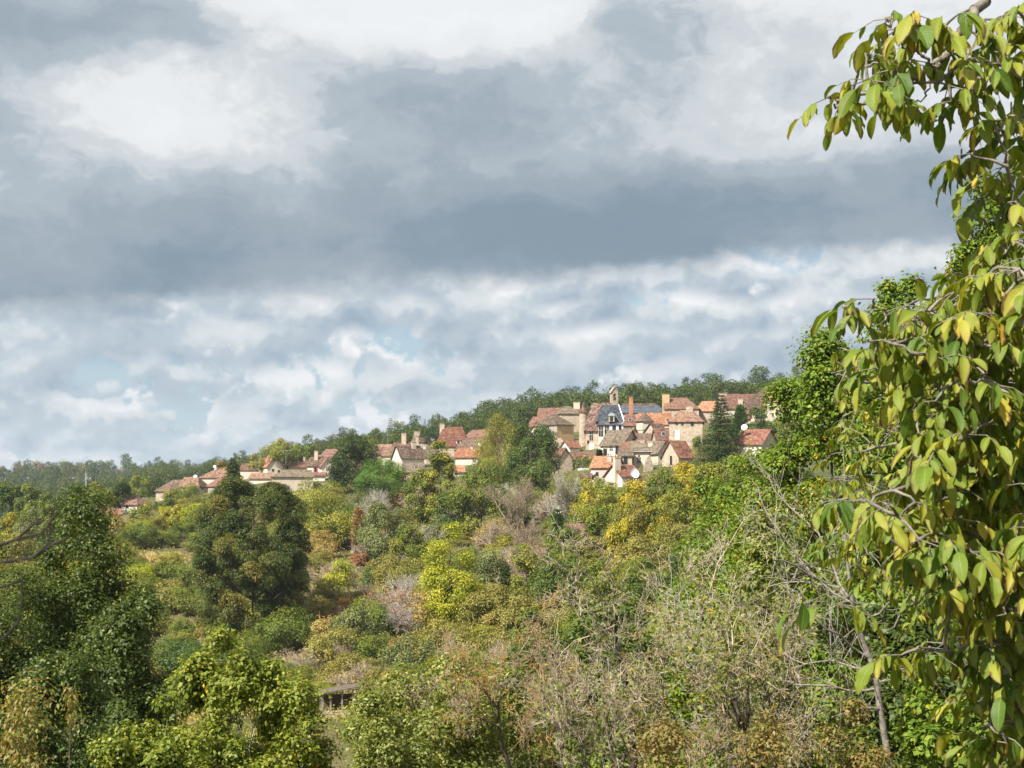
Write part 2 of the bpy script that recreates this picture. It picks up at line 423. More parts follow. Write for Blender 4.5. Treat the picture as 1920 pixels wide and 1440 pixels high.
def make_tree(seed, H, W, profile='round', z0=None, nclump=40, cr=None, nleaf=7000, ls=.28, r0=None, **kw):
    rng = np.random.default_rng(seed)
    z0 = H * .16 if z0 is None else z0; cr = W * .16 if cr is None else cr; r0 = H * .02 if r0 is None else r0
    lean = kw.get('lean', (0, 0))
    V, P, rnd, cl, C = crown_geo(rng, H, W, z0, profile, nclump, cr, nleaf, ls, **kw)
    kz = (H - z0) / max(.1, np.percentile(V[:, 2], 99.6) - z0); kx = W * .5 / np.percentile(np.hypot(V[:, 0] - lean[0] * .5, V[:, 1] - lean[1] * .5), 97.5)
    for A_ in (V, C):
        A_[:, :2] *= kx; A_[:, 2] = np.where(A_[:, 2] > z0, z0 + (A_[:, 2] - z0) * kz, A_[:, 2])
    crown = np_mesh('crown', V, P, [None], attrs={'rnd': rnd, 'cl': cl})
    Vt, Pt = tubes(wood_segs(rng, H, z0, C, r0, lean=lean), 6)
    trunk = np_mesh('trunk', Vt, Pt, [None], smooth=True)
    return dict(trunk=trunk, crown=crown, H=H, W=W)

def make_conifer(seed, H, W, tiers=26, per=11, nl=46, ls=.5, narrow=False, z0=.06, droop=.25, sparse=1.0):
    rng = np.random.default_rng(seed)
    ps, axs, ns, segs, cl = [], [], [], [], []
    segs.append((0, 0, 0, 0, 0, H * .97, H * .018, .02))
    for i in range(tiers):
        t = (i + rng.random() * .8) / tiers; z = H * (z0 + (1 - z0) * t)
        L = W / 2 * ((1 - t) ** (.55 if narrow else .85)) * rng.uniform(.8, 1.12) + .12
        if narrow: L *= min(1, .45 + t * 3)
        k = max(4, int(per * (1 - t * .5) * sparse)); a0 = rng.random() * 6.28
        for j in range(k):
            a = a0 + j * 6.283 / k + rng.normal() * .18; l = L * rng.uniform(.72, 1.15)
            up = (.95 if narrow else .22) + .5 * t
            d = np.array([math.cos(a), math.sin(a), 0.0])
            n = max(6, int(nl * l / (W / 2)))
            s = rng.random(n) ** .75
            b = np.array([0, 0, z]) + d * (l * s)[:, None]
            b[:, 2] += up * l * s * .55 - droop * l * s ** 2 * (1.6 if not narrow else .2)
            lat = np.array([-d[1], d[0], 0]); sw = (1 - s) * .34 * l + .05 * l
            b = b + lat * (rng.uniform(-1, 1, n) * sw)[:, None] + rng.normal(size=(n, 3)) * .04 * l
            ps.append(b); axs.append(nrmz(d * .8 + lat * rng.normal(size=(n, 1)) * .6 + np.array([0, 0, -.15 if not narrow else .7]) + rng.normal(size=(n, 3)) * .25))
            ns.append(nrmz(np.array([0, 0, 1.0]) + rng.normal(size=(n, 3)) * .45 + d * .35)); cl.append(np.full(n, rng.random()))
            e = np.array([0, 0, z]) + d * l * .8; e[2] += up * l * .8 * .55 - droop * l * .64
            segs.append((0, 0, z, *e, .035, .01))
    p = np.concatenate(ps); ax = np.concatenate(axs); nn = np.concatenate(ns)
    p[:, :2] *= W * .5 / np.percentile(np.hypot(p[:, 0], p[:, 1]), 99)
    l = ls * rng.uniform(.6, 1.3, len(p))
    V, P = leaf_geo(p, ax, nn, l, l * .38)
    crown = np_mesh('crown', V, P, [None], attrs={'rnd': np.repeat(rng.random(len(p)), 4), 'cl': np.repeat(np.concatenate(cl), 4)})
    Vt, Pt = tubes(segs, 5)
    return dict(trunk=np_mesh('trunk', Vt, Pt, [None]), crown=crown, H=H, W=W)

def branchy(rng, p, d, L, r, depth, out, spread=.6, up=.15, kids=(3, 5), seg=3, shrink=.62, crook=.18, tips=None, rmin=.003):
    """recursive bare branching; appends tube segments to out"""
    pts = [p]; dd = d
    for i in range(seg):
        dd = nrmz(dd + rng.normal(size=3) * crook + np.array([0, 0, up * .3])); pts.append(pts[-1] + dd * L / seg)
    for i in range(seg):
        ra = max(rmin, r * (1 - .5 * i / seg)); rb = max(rmin, r * (1 - .5 * (i + 1) / seg))
        out.append((*pts[i], *pts[i + 1], ra, rb))
    if depth == 0:
        if tips is not None: tips.append((pts[-1], dd))
        return
    for k in range(rng.integers(kids[0], kids[1] + 1)):
        u = rng.uniform(.3, 1.0); i = min(seg - 1, int(u * seg)); q = pts[i] + (pts[i + 1] - pts[i]) * (u * seg - i)
        v = nrmz(dd + rng.normal(size=3) * spread + np.array([0, 0, up]))
        branchy(rng, q, v, L * shrink * rng.uniform(.7, 1.2), r * (.62 - .2 * u), depth - 1, out, spread, up, kids, max(2, seg - 1), shrink, crook, tips, rmin)
    branchy(rng, pts[-1], dd, L * shrink, r * .5, depth - 1, out, spread, up, kids, max(2, seg - 1), shrink, crook, tips, rmin)

def setmat(o, *ms):
    for i, m in enumerate(ms):
        s = o.material_slots[i]; s.link = 'OBJECT'; s.material = m

def put_tree(proto, name, loc, H, W, leafm, label, cat='tree', group=None, bark='bark', rz=None, lean=None):
    r = empty(name, loc, random.random() * 6.28 if rz is None else rz)
    r.scale = (W / proto['W'], W / proto['W'], H / proto['H'])
    if lean: r.rotation_euler = (lean[0], lean[1], r.rotation_euler[2])
    t = link('trunk', proto['trunk'], r); setmat(t, M[bark])
    c = link('crown', proto['crown'], r); setmat(c, M[leafm])
    tag(r, label, cat, group); return r
# ------------------------------------------------------------------ the lie of the land
GPX = np.array([-600, 0, 200, 400, 600, 800, 1000, 1200, 1400, 1700, 2400.])
GY = np.array([100, 130, 170, 220, 270, 310, 350, 400, 470, 560, 700, 900, 1200, 1600, 2600.])
GPY = np.array([
    [1420, 1410, 1400, 1390, 1380, 1360, 1330, 1300, 1250, 1200, 1120],
    [1350, 1340, 1330, 1312, 1300, 1280, 1240, 1200, 1150, 1090, 1010],
    [1240, 1230, 1215, 1195, 1182, 1150, 1110, 1060, 1020, 980, 930],
    [1095, 1090, 1078, 1064, 1062, 1040, 998, 955, 922, 898, 880],
    [1015, 1012, 1004, 990, 985, 960, 935, 905, 868, 846, 840],
    [990, 982, 968, 944, 926, 908, 886, 850, 818, 800, 798],
    [992, 984, 958, 922, 898, 876, 852, 820, 790, 776, 774],
    [1000, 988, 955, 914, 880, 852, 822, 794, 775, 766, 764],
    [1004, 992, 954, 908, 870, 838, 804, 781, 766, 758, 756],
    [1000, 988, 952, 902, 862, 826, 795, 772, 760, 752, 746],
    [985, 972, 944, 892, 850, 818, 787, 765, 752, 745, 740],
    [950, 940, 928, 886, 858, 830, 806, 792, 786, 780, 778],
    [906, 902, 897, 886, 873, 862, 852, 842, 840, 840, 840],
    [938, 934, 930, 925, 915, 905, 900, 895, 890, 890, 890],
    [950, 950, 950, 950, 948, 945, 942, 940, 940, 940, 940.]])
NEARY = np.array([-200, -20, 0, 4, 10, 20, 40, 70, 100.])
NEARZ = np.array([-1.2, -1.6, -1.9, -2.9, -5.2, -8.2, -12.0, -15.0, -16.6])
GLY = np.log(GY)
def _smooth(t): return t
def ground_py(px, Y):
    px = np.clip(px, GPX[0], GPX[-1] - 1e-6); ly = np.log(np.clip(Y, GY[0], GY[-1] - 1e-3))
    i = np.clip(np.searchsorted(GPX, px, 'right') - 1, 0, len(GPX) - 2); j = np.clip(np.searchsorted(GLY, ly, 'right') - 1, 0, len(GLY) - 2)
    u = (px - GPX[i]) / (GPX[i + 1] - GPX[i]); v = (ly - GLY[j]) / (GLY[j + 1] - GLY[j])
    return (GPY[j, i] * (1 - u) + GPY[j, i + 1] * u) * (1 - v) + (GPY[j + 1, i] * (1 - u) + GPY[j + 1, i + 1] * u) * v
def bumps(x, y):
    return .35 * np.sin(x * .31 + 1.3 * np.sin(y * .17)) * np.sin(y * .27 + .7) + .9 * np.sin(x * .071 + 2.1) * np.sin(y * .083 + 1.0 * np.sin(x * .05))
def ground_z(x, y):
    x = np.asarray(x, float); y = np.asarray(y, float)
    yy = np.maximum(y, 100.0); px = 960 + F * x / yy
    zf = (HOR - ground_py(px, yy)) / F * yy
    zn = np.interp(y, NEARY, NEARZ)
    px1 = 960 + F * x / 100.0; z100 = (HOR - ground_py(px1, 100.0)) / F * 100
    w = np.clip(y / 100.0, 0, 1) ** 1.5
    zz = np.where(y >= 100, zf, zn + (z100 - np.interp(100.0, NEARY, NEARZ)) * w)
    return zz + bumps(x, y) * np.clip((y - 8) / 40, 0, 1)
def gz(x, y): return float(ground_z(x, y))
def solve_y(px, py, lo=100.0, hi=520.0):
    """distance at which the ground under photo column px is seen at row py"""
    ys = np.linspace(lo, hi, 400); x = (px - 960) / F * ys
    row = HOR - ground_z(x, ys) / ys * F
    k = np.argmax(row <= py) if (row <= py).any() else int(np.argmin(row))
    return float(ys[k])

def build_ground():
    ys = np.concatenate([np.arange(-60, 0, 12), np.arange(0, 60, 3), np.arange(60, 400, 4), np.arange(400, 1000, 12), np.arange(1000, 2300, 50)])
    nx = 260; V = []
    for y in ys:
        half = max(140.0, abs(y) * .95); s = np.linspace(-1, 1, nx); x = half * (s * .55 + .45 * s ** 3)
        V.append(np.stack([x, np.full(nx, y), ground_z(x, np.full(nx, y))], 1))
    V = np.concatenate(V); r, c = np.meshgrid(np.arange(len(ys) - 1), np.arange(nx - 1), indexing='ij')
    a = (r * nx + c).ravel(); P = np.stack([a, a + 1, a + nx + 1, a + nx], 1)
    m, nt = new_mat('hillside_grass_and_scrub'); v = objvec(nt)
    big = noise(nt, v, .045, 4, .6, .6); mid = noise(nt, v, .35, 5, .65); fine = noise(nt, v, 3.5, 4, .7)
    c1 = ramp(nt, (big * .6 + mid * .4).sstep(.34, .66), ev((.048, .068, .020), (.085, .095, .030), (.135, .115, .052), (.16, .125, .07)))
    c2 = mixc(nt, fine.sstep(.3, .75) * .55, c1, (.035, .045, .016))
    finish(nt, principled(nt, c2, .95, .1, fine, .8, .25))
    o = link('ground', np_mesh('ground', V, P, [m], smooth=True)); tag(o, kind='structure')

def build_haze():
    x, y0, y1, z0, z1 = 1500, -59, 2260, -75, 100
    V = [(sx * x, y, z) for z in (z0, z1) for (sx, y) in ((-1, y0), (1, y0), (1, y1), (-1, y1))]
    P = [(3, 2, 1, 0), (4, 5, 6, 7), (0, 1, 5, 4), (1, 2, 6, 5), (2, 3, 7, 6), (3, 0, 4, 7)]
    m, nt = new_mat('haze_air'); o = nt.nodes.new('ShaderNodeOutputMaterial'); p = nt.nodes.new('ShaderNodeVolumePrincipled')
    p.inputs['Color'].default_value = (.72, .84, .95, 1); p.inputs['Density'].default_value = HAZE; p.inputs['Anisotropy'].default_value = .1
    nt.links.new(p.outputs[0], o.inputs['Volume'])
    ob = link('haze', np_mesh('haze', np.array(V, float), np.array(P), [m])); tag(ob, kind='stuff')
HAZE = .00009
build_ground()
if HAZE: build_haze()
# ------------------------------------------------------------------ building materials
def wall_mat(name, base, dark, light, rubble=0.0, scale=1.0, streak=.35):
    base, dark, light = (tuple(k * .87 for k in q) for q in (base, dark, light))
    m, nt = new_mat(name); v = objvec(nt)
    n1 = noise(nt, v, .55 * scale, 5, .65); n2 = noise(nt, v, 4.0 * scale, 4, .65)
    mp = nt.nodes.new('ShaderNodeMapping'); mp.inputs['Scale'].default_value = (2.2, 2.2, .25); nt.links.new(v, mp.inputs[0])
    n3 = noise(nt, mp.outputs[0], 1.0, 4, .6)
    c = ramp(nt, (n1 * .5 + n2 * .3 + n3 * .2 + (orand(nt) - .5) * .18).sstep(.30, .70), ev(dark, base, light))
    bmp = n2
    if rubble:
        vo = nt.nodes.new('ShaderNodeTexVoronoi'); vo.inputs['Scale'].default_value = 2.6; nt.links.new(v, vo.inputs['Vector'])
        sepc = nt.nodes.new('ShaderNodeSeparateColor'); nt.links.new(vo.outputs['Color'], sepc.inputs[0])
        q = NX(nt, sepc.outputs[0])
        c = mixc(nt, rubble, c, ramp(nt, q, ev(tuple(x * .55 for x in dark), base, tuple(min(.8, x * 1.15) for x in light))))
        bmp = NX(nt, vo.outputs['Distance'])
    finish(nt, principled(nt, c, .92, .12, bmp, .5, .05)); return m

def roof_mat(name, cols, moss=(.13, .115, .075), mossiness=.35, tile=.34, rough=.9):
    cols = [(p, (c[0] * k, c[1] * k * 1.03, c[2] * k * 1.05)) for (p, c), k in zip(cols, (.53, .67, .80))]
    m, nt = new_mat(name); v = objvec(nt)
    n1 = noise(nt, v, .42, 6, .7); n2 = noise(nt, v, 2.6, 4, .75); n3 = noise(nt, v, .16, 3, .6)
    cell = nt.nodes.new('ShaderNodeTexVoronoi'); cell.inputs['Scale'].default_value = 3.2; nt.links.new(v, cell.inputs['Vector'])
    sc = nt.nodes.new('ShaderNodeSeparateColor'); nt.links.new(cell.outputs['Color'], sc.inputs[0]); q = NX(nt, sc.outputs[0])
    c = ramp(nt, (n1 * .45 + n2 * .2 + q * .35 + (orand(nt) - .5) * .15).sstep(.30, .70), cols)
    c = mixc(nt, (n3 * .5 + n2 * .5).sstep(.52, .66) * mossiness, c, moss)
    sep = nt.nodes.new('ShaderNodeSeparateXYZ'); nt.links.new(v, sep.inputs[0])
    z = NX(nt, sep.outputs[2]) * (6.283 / (tile * .7)); w = z.f('SINE')
    finish(nt, principled(nt, c, rough, .12, w * .5 + q * .6, .55, .05)); return m

def plain_mat(name, col, rough=.6, spec=.3, var=.25, metal=0.0):
    m, nt = new_mat(name); v = objvec(nt); n = noise(nt, v, 3.0, 4, .6)
    c = mixc(nt, n.sstep(.3, .7) * var, col, tuple(x * .55 for x in col))
    finish(nt, principled(nt, c, rough, spec, metal=metal)); return m

M['cream'] = wall_mat('cream_render', (.60, .505, .405), (.50, .415, .325), (.68, .59, .485))
M['white'] = wall_mat('white_render', (.72, .64, .545), (.61, .52, .43), (.78, .72, .635))
M['pink'] = wall_mat('pinkish_grey_render', (.55, .43, .35), (.47, .36, .285), (.62, .51, .425))
M['grey'] = wall_mat('weathered_grey_render', (.36, .315, .26), (.27, .23, .185), (.44, .385, .315))
M['ochre'] = wall_mat('ochre_stone', (.52, .365, .185), (.40, .265, .125), (.60, .455, .26), .3)
M['stone'] = wall_mat('honey_rubble_stone', (.47, .38, .285), (.36, .285, .205), (.57, .475, .365), .42)
M['greystone'] = wall_mat('grey_rubble_stone', (.35, .295, .225), (.26, .215, .165), (.46, .39, .31), .5)
M['redbrick'] = wall_mat('red_brick', (.40, .17, .10), (.31, .12, .07), (.46, .23, .14), .25)
M['timber'] = plain_mat('brown_timber', (.13, .075, .045), .8)
M['r_brown'] = roof_mat('brown_tile', ev((.105, .066, .047), (.155, .098, .07), (.21, .14, .10)))
M['r_olive'] = roof_mat('mossy_olive_tile', ev((.125, .092, .062), (.185, .138, .094), (.24, .185, .13)), (.105, .10, .055), .45)
M['r_red'] = roof_mat('red_tile', ev((.18, .078, .053), (.25, .105, .07), (.31, .15, .10)), mossiness=.25)
M['r_redbrown'] = roof_mat('red_brown_tile', ev((.155, .078, .055), (.205, .105, .073), (.255, .14, .10)), mossiness=.22)
M['r_orange'] = roof_mat('orange_tile', ev((.30, .135, .072), (.40, .175, .092), (.46, .235, .135)), (.26, .18, .115), .25)
M['r_terra'] = roof_mat('weathered_terracotta_tile', ev((.19, .105, .07), (.27, .15, .098), (.34, .21, .145)), (.17, .125, .085), .4)
M['r_mottled'] = roof_mat('mottled_old_tile', ev((.13, .075, .056), (.20, .115, .085), (.31, .205, .155)), (.10, .075, .06), .4)
M['r_slate'] = roof_mat('blue_grey_slate', ev((.045, .052, .062), (.075, .085, .10), (.12, .13, .145)), (.16, .165, .165), .25, rough=.55)
M['zinc'] = plain_mat('pale_zinc', (.40, .43, .46), .35, .5, .15, .3)
M['glass'] = plain_mat('dark_window_glass', (.018, .02, .024), .15, .5, .2)
M['shut_white'] = plain_mat('white_shutter', (.74, .74, .73), .6)
M['shut_blue'] = plain_mat('pale_blue_shutter', (.50, .60, .68), .6)
M['shut_red'] = plain_mat('red_shutter', (.42, .05, .055), .6)
M['dish'] = plain_mat('white_dish', (.80, .80, .80), .45, .4, .08)
M['steel'] = plain_mat('galvanised_steel', (.50, .54, .58), .45, .5, .15, .4)
M['iron'] = plain_mat('dark_iron', (.06, .055, .05), .6)
M['brick_ch'] = wall_mat('brick_chimney', (.45, .20, .10), (.34, .14, .07), (.52, .27, .15), .3)

# ------------------------------------------------------------------ house parts (metres, front = -y, origin at the middle of the front wall foot)
def poly_mesh(name, V, polys, mats, midx=None):
    me = bpy.data.meshes.new(name); me.from_pydata([tuple(map(float, v)) for v in V], [], polys)
    for m in mats: me.materials.append(m)
    if midx: 
        for p, i in zip(me.polygons, midx): p.material_index = i
    me.update(); return me

class MB:
    def __init__(s): s.V, s.P, s.I = [], [], []
    def add(s, V, P, i=0):
        o = len(s.V); s.V += list(V); s.P += [tuple(o + k for k in p) for p in P]; s.I += [i] * len(P); return s
    def box(s, x0, x1, y0, y1, z0, z1, i=0, rot=0, c=(0, 0)):
        V = [(x, y, z) for z in (z0, z1) for (x, y) in ((x0, y0), (x1, y0), (x1, y1), (x0, y1))]
        if rot: V = [(c[0] + (x - c[0]) * math.cos(rot) - (y - c[1]) * math.sin(rot), c[1] + (x - c[0]) * math.sin(rot) + (y - c[1]) * math.cos(rot), z) for x, y, z in V]
        return s.add(V, [(3, 2, 1, 0), (4, 5, 6, 7), (0, 1, 5, 4), (1, 2, 6, 5), (2, 3, 7, 6), (3, 0, 4, 7)], i)
    def cyl(s, c, r0, r1, z0, z1, n=12, i=0):
        V = [(c[0] + r * math.cos(6.2832 * k / n), c[1] + r * math.sin(6.2832 * k / n), z) for (r, z) in ((r0, z0), (r1, z1)) for k in range(n)]
        P = [(k, (k + 1) % n, n + (k + 1) % n, n + k) for k in range(n)] + [tuple(range(n - 1, -1, -1)), tuple(range(n, 2 * n))]
        return s.add(V, P, i)
    def mesh(s, name, mats): return poly_mesh(name, s.V, s.P, mats, s.I)

def prism_roof(W, D, z, rh, ov, axis, hipl, hipr, th=.16, sag=0.0):
    """closed roof solid; ridge along axis; hipl/hipr = how far each ridge end is pulled in (0 = gable)"""
    if axis == 'y':
        V, P = prism_roof(D, W, z, rh, ov, 'x', hipl, hipr, th)
        return [(W / 2 - (y - 0) , D / 2 + x, zz) if False else (-(y - W / 2), x + D / 2, zz) for x, y, zz in V], P
    ovx = ov if True else 0
    slope = rh / (D / 2); zo = z - slope * ov
    x0, x1, y0, y1 = -W / 2 - ovx, W / 2 + ovx, -ov, D + ov
    rl, rr = (x0 + hipl * 1.0 if hipl else x0), (x1 - hipr if hipr else x1)
    E = [(x0, y0, zo), (x1, y0, zo), (x1, y1, zo), (x0, y1, zo)]
    top = [(x, y, q + th) for x, y, q in E] + [(rl, D / 2, z + rh + th), (rr, D / 2, z + rh + th)]
    bot = E + [(rl + (.0 if not hipl else th), D / 2, z + rh), (rr - (0 if not hipr else th), D / 2, z + rh)]
    V = top + bot
    P = [(0, 1, 5, 4), (2, 3, 4, 5), (1, 2, 5), (3, 0, 4)] if (hipl or hipr) else [(0, 1, 5, 4), (2, 3, 4, 5)]
    if hipl or hipr:
        P = [(0, 1, 5, 4), (2, 3, 4, 5)]
        Pb = [(6, 10, 11, 7), (8, 11, 10, 9)]; S = [(0, 6, 7, 1), (2, 8, 9, 3)]
        if hipr: P.append((1, 2, 5)); Pb.append((7, 11, 8)); S.append((1, 7, 8, 2))
        else: S += [(1, 7, 11, 5), (5, 11, 8, 2)]
        if hipl: P.append((3, 0, 4)); Pb.append((9, 10, 6)); S.append((3, 9, 6, 0))
        else: S += [(0, 4, 10, 6), (4, 3, 9, 10)]
        return V, P + Pb + S
    return V, P + [(6, 10, 11, 7), (8, 11, 10, 9), (0, 6, 7, 1), (2, 8, 9, 3), (1, 7, 11, 5), (5, 11, 8, 2), (0, 4, 10, 6), (4, 3, 9, 10)]

def walls_mesh(W, D, h, rh, axis, hipl, hipr, mats, depth=6.0, sidemat=None):
    """walls with gable tops where the roof has gables; foundation goes down `depth`"""
    x0, x1 = -W / 2, W / 2; z0 = -depth
    V = [(x0, 0, z0), (x1, 0, z0), (x1, D, z0), (x0, D, z0), (x0, 0, h), (x1, 0, h), (x1, D, h), (x0, D, h)]
    P, I = [(3, 2, 1, 0)], [0]
    g = rh - .02
    def side(a, b, c, d, apex, i):
        if apex is None: P.append((a, b, c, d)); I.append(i)
        else: V.append(apex); P.append((a, b, c, len(V) - 1, d)); I.append(i)
    sm = 1 if sidemat else 0
    if axis == 'x':
        side(0, 1, 5, 4, None, 0); side(2, 3, 7, 6, None, 0)
        side(1, 2, 6, 5, None if hipr else (x1, D / 2, h + g), sm); side(3, 0, 4, 7, None if hipl else (x0, D / 2, h + g), sm)
    else:
        side(0, 1, 5, 4, None if hipl else (0, 0, h + g), 0); side(2, 3, 7, 6, None if hipr else (0, D, h + g), 0)
        side(1, 2, 6, 5, None, sm); side(3, 0, 4, 7, None, sm)
    return poly_mesh('wall', V, P, mats, I)

def window_mesh(style, w, h):
    b = MB(); t = .09
    if style == 'door':
        b.box(-w / 2, w / 2, -.05, .06, 0, h, 1); b.box(-w / 2 - t, w / 2 + t, -.03, .05, h + .003, h + .12, 0)
        return b.mesh('door', [M['cream'], M['shut_white']])
    if style in ('hole', 'tall', 'plain'):
        b.box(-w / 2, w / 2, -.012, .06, 0, h, 1)
        b.box(-w / 2 - t, -w / 2 - .002, -.05, .06, -.06, h + .1, 0); b.box(w / 2 + .002, w / 2 + t, -.05, .06, -.06, h + .1, 0)
        b.box(-w / 2, w / 2, -.06, .06, -.1, -.003, 0); b.box(-w / 2, w / 2, -.05, .06, h + .003, h + .1, 0)
        if style != 'hole': b.box(-.025, .025, -.03, -.014, .02, h - .02, 2); b.box(-w / 2 + .01, w / 2 - .01, -.029, -.015, h * .55, h * .55 + .05, 2)
        return b.mesh('window', [M['stone'], M['glass'], M['shut_white']])
    sm = {'shut': 'shut_white', 'blue': 'shut_blue', 'red': 'shut_red'}[style]
    b.box(-w / 2, w / 2, -.012, .06, 0, h, 1); b.box(-w / 2 - t, w / 2 + t, -.06, .06, -.1, -.003, 0); b.box(-w / 2, w / 2, -.04, .06, h + .003, h + .1, 0)
    b.box(-w - .02, -w / 2 - .01, -.07, -.002, -.02, h + .02, 2); b.box(w / 2 + .01, w + .02, -.07, -.002, -.02, h + .02, 2)
    return b.mesh('window', [M['stone'], M['glass'], M[sm]])

def chimney_mesh(w, d, h, mat, pots=2, cap=True):
    b = MB(); b.box(-w / 2, w / 2, -d / 2, d / 2, -2.0, h, 0)
    if cap:
        b.box(-w / 2 - .08, w / 2 + .08, -d / 2 - .08, d / 2 + .08, h + .002, h + .12, 0)
        n = pots
        for k in range(n):
            x = (k - (n - 1) / 2) * w / max(n, 1); b.cyl((x, 0), .13, .11, h + .122, h + .5, 8, 1)
    return b.mesh('chimney', [M[mat], M['r_terra']])

def dish_mesh(r=.45):
    V, P = [], []; n, k = 16, 4
    for i in range(k + 1):
        q = i / k
        for j in range(n):
            a = 6.2832 * j / n; V.append((r * q * math.cos(a), -.0 - .28 * r * q * q, r * q * math.sin(a)))
    for i in range(k):
        for j in range(n): P.append((i * n + j, i * n + (j + 1) % n, (i + 1) * n + (j + 1) % n, (i + 1) * n + j))
    V2 = [(x, y + .03, z) for x, y, z in V]; o = len(V)
    b = MB(); b.add(V, P, 0); b.add(V2, [tuple(reversed(p)) for p in P], 0)
    b.box(-.02, .02, .03, .5, -.03, .02, 1); b.box(-.02, .02, .46, .5, -1.0, .02, 1); b.box(-.015, .015, -.5 * r, .02, -.9 * r, -.86 * r, 1); b.box(-.03, .03, -.58 * r, -.48 * r, -.9 * r, -.78 * r, 1)
    return b.mesh('satellite_dish', [M['dish'], M['steel']])

HOUSES = {}; DBG = []
def house(name, label, px, base, wpx, D, eave, ridge, wall='cream', roof='r_brown', axis='x', hip=(0, 0), rot=0.0, Y=None, side=None, wins=(), chims=(), dishes=(), ov=.35, group='houses of the hilltop village', cat='house', yoff=0.0, found=6.0):
    """px, base, eave, ridge: photo rows/column of the front; D metres deep; wins: (face, u, row, w, h, style)"""
    Y = (solve_y(px, base) if Y is None else Y) + yoff; s = Y / F
    W = wpx * s; h = (base - eave) * s; rh = (eave - ridge) * s
    loc = at(px, base, Y); r = empty(name, loc, R(rot)); DBG.append((name, px, base, Y, loc[2] - gz(loc[0], Y), h)); tag(r, label, cat, group)
    hl, hr = hip[0] * (W if axis == 'x' else D), hip[1] * (W if axis == 'x' else D)
    mats = [M[wall]] + ([M[side]] if side else [])
    link('wall', walls_mesh(W, D, h, rh, axis, hl, hr, mats, found, side), r)
    V, P = prism_roof(W, D, h, rh, ov, axis, hl, hr)
    rf = link('roof', poly_mesh('roof', V, P, [M[roof]]), r)
    for (face, u, row, w, hh, st) in wins:
        me = window_mesh(st, w, hh); z = (base - row) * s
        o = link('door' if st == 'door' else 'window', me, r)
        if face == 'f': o.location = (u * W / 2, 0, z)
        elif face == 'r': o.location = (W / 2, D / 2 + u * D / 2, z); o.rotation_euler = (0, 0, R(90))
        else: o.location = (-W / 2, D / 2 - u * D / 2, z); o.rotation_euler = (0, 0, R(-90))
    for (u, v, topr, w, d, mt) in chims:
        zr = (base - topr) * s
        # height of the roof at (u, v)
        c = link('chimney', chimney_mesh(w, d, zr, mt, 2 if w > .7 else 1), rf); c.location = (u * W / 2, D / 2 + v * D / 2, 0)
    for (x, y, row, rr, rz) in dishes:
        o = link('satellite_dish', dish_mesh(rr), r); o.location = (x * W / 2, y, (base - row) * s); o.rotation_euler = (R(-18), 0, R(rz))
    HOUSES[name + label] = (r, Y, s); r['_Y'] = Y
    return r, Y, s, W, h, rh

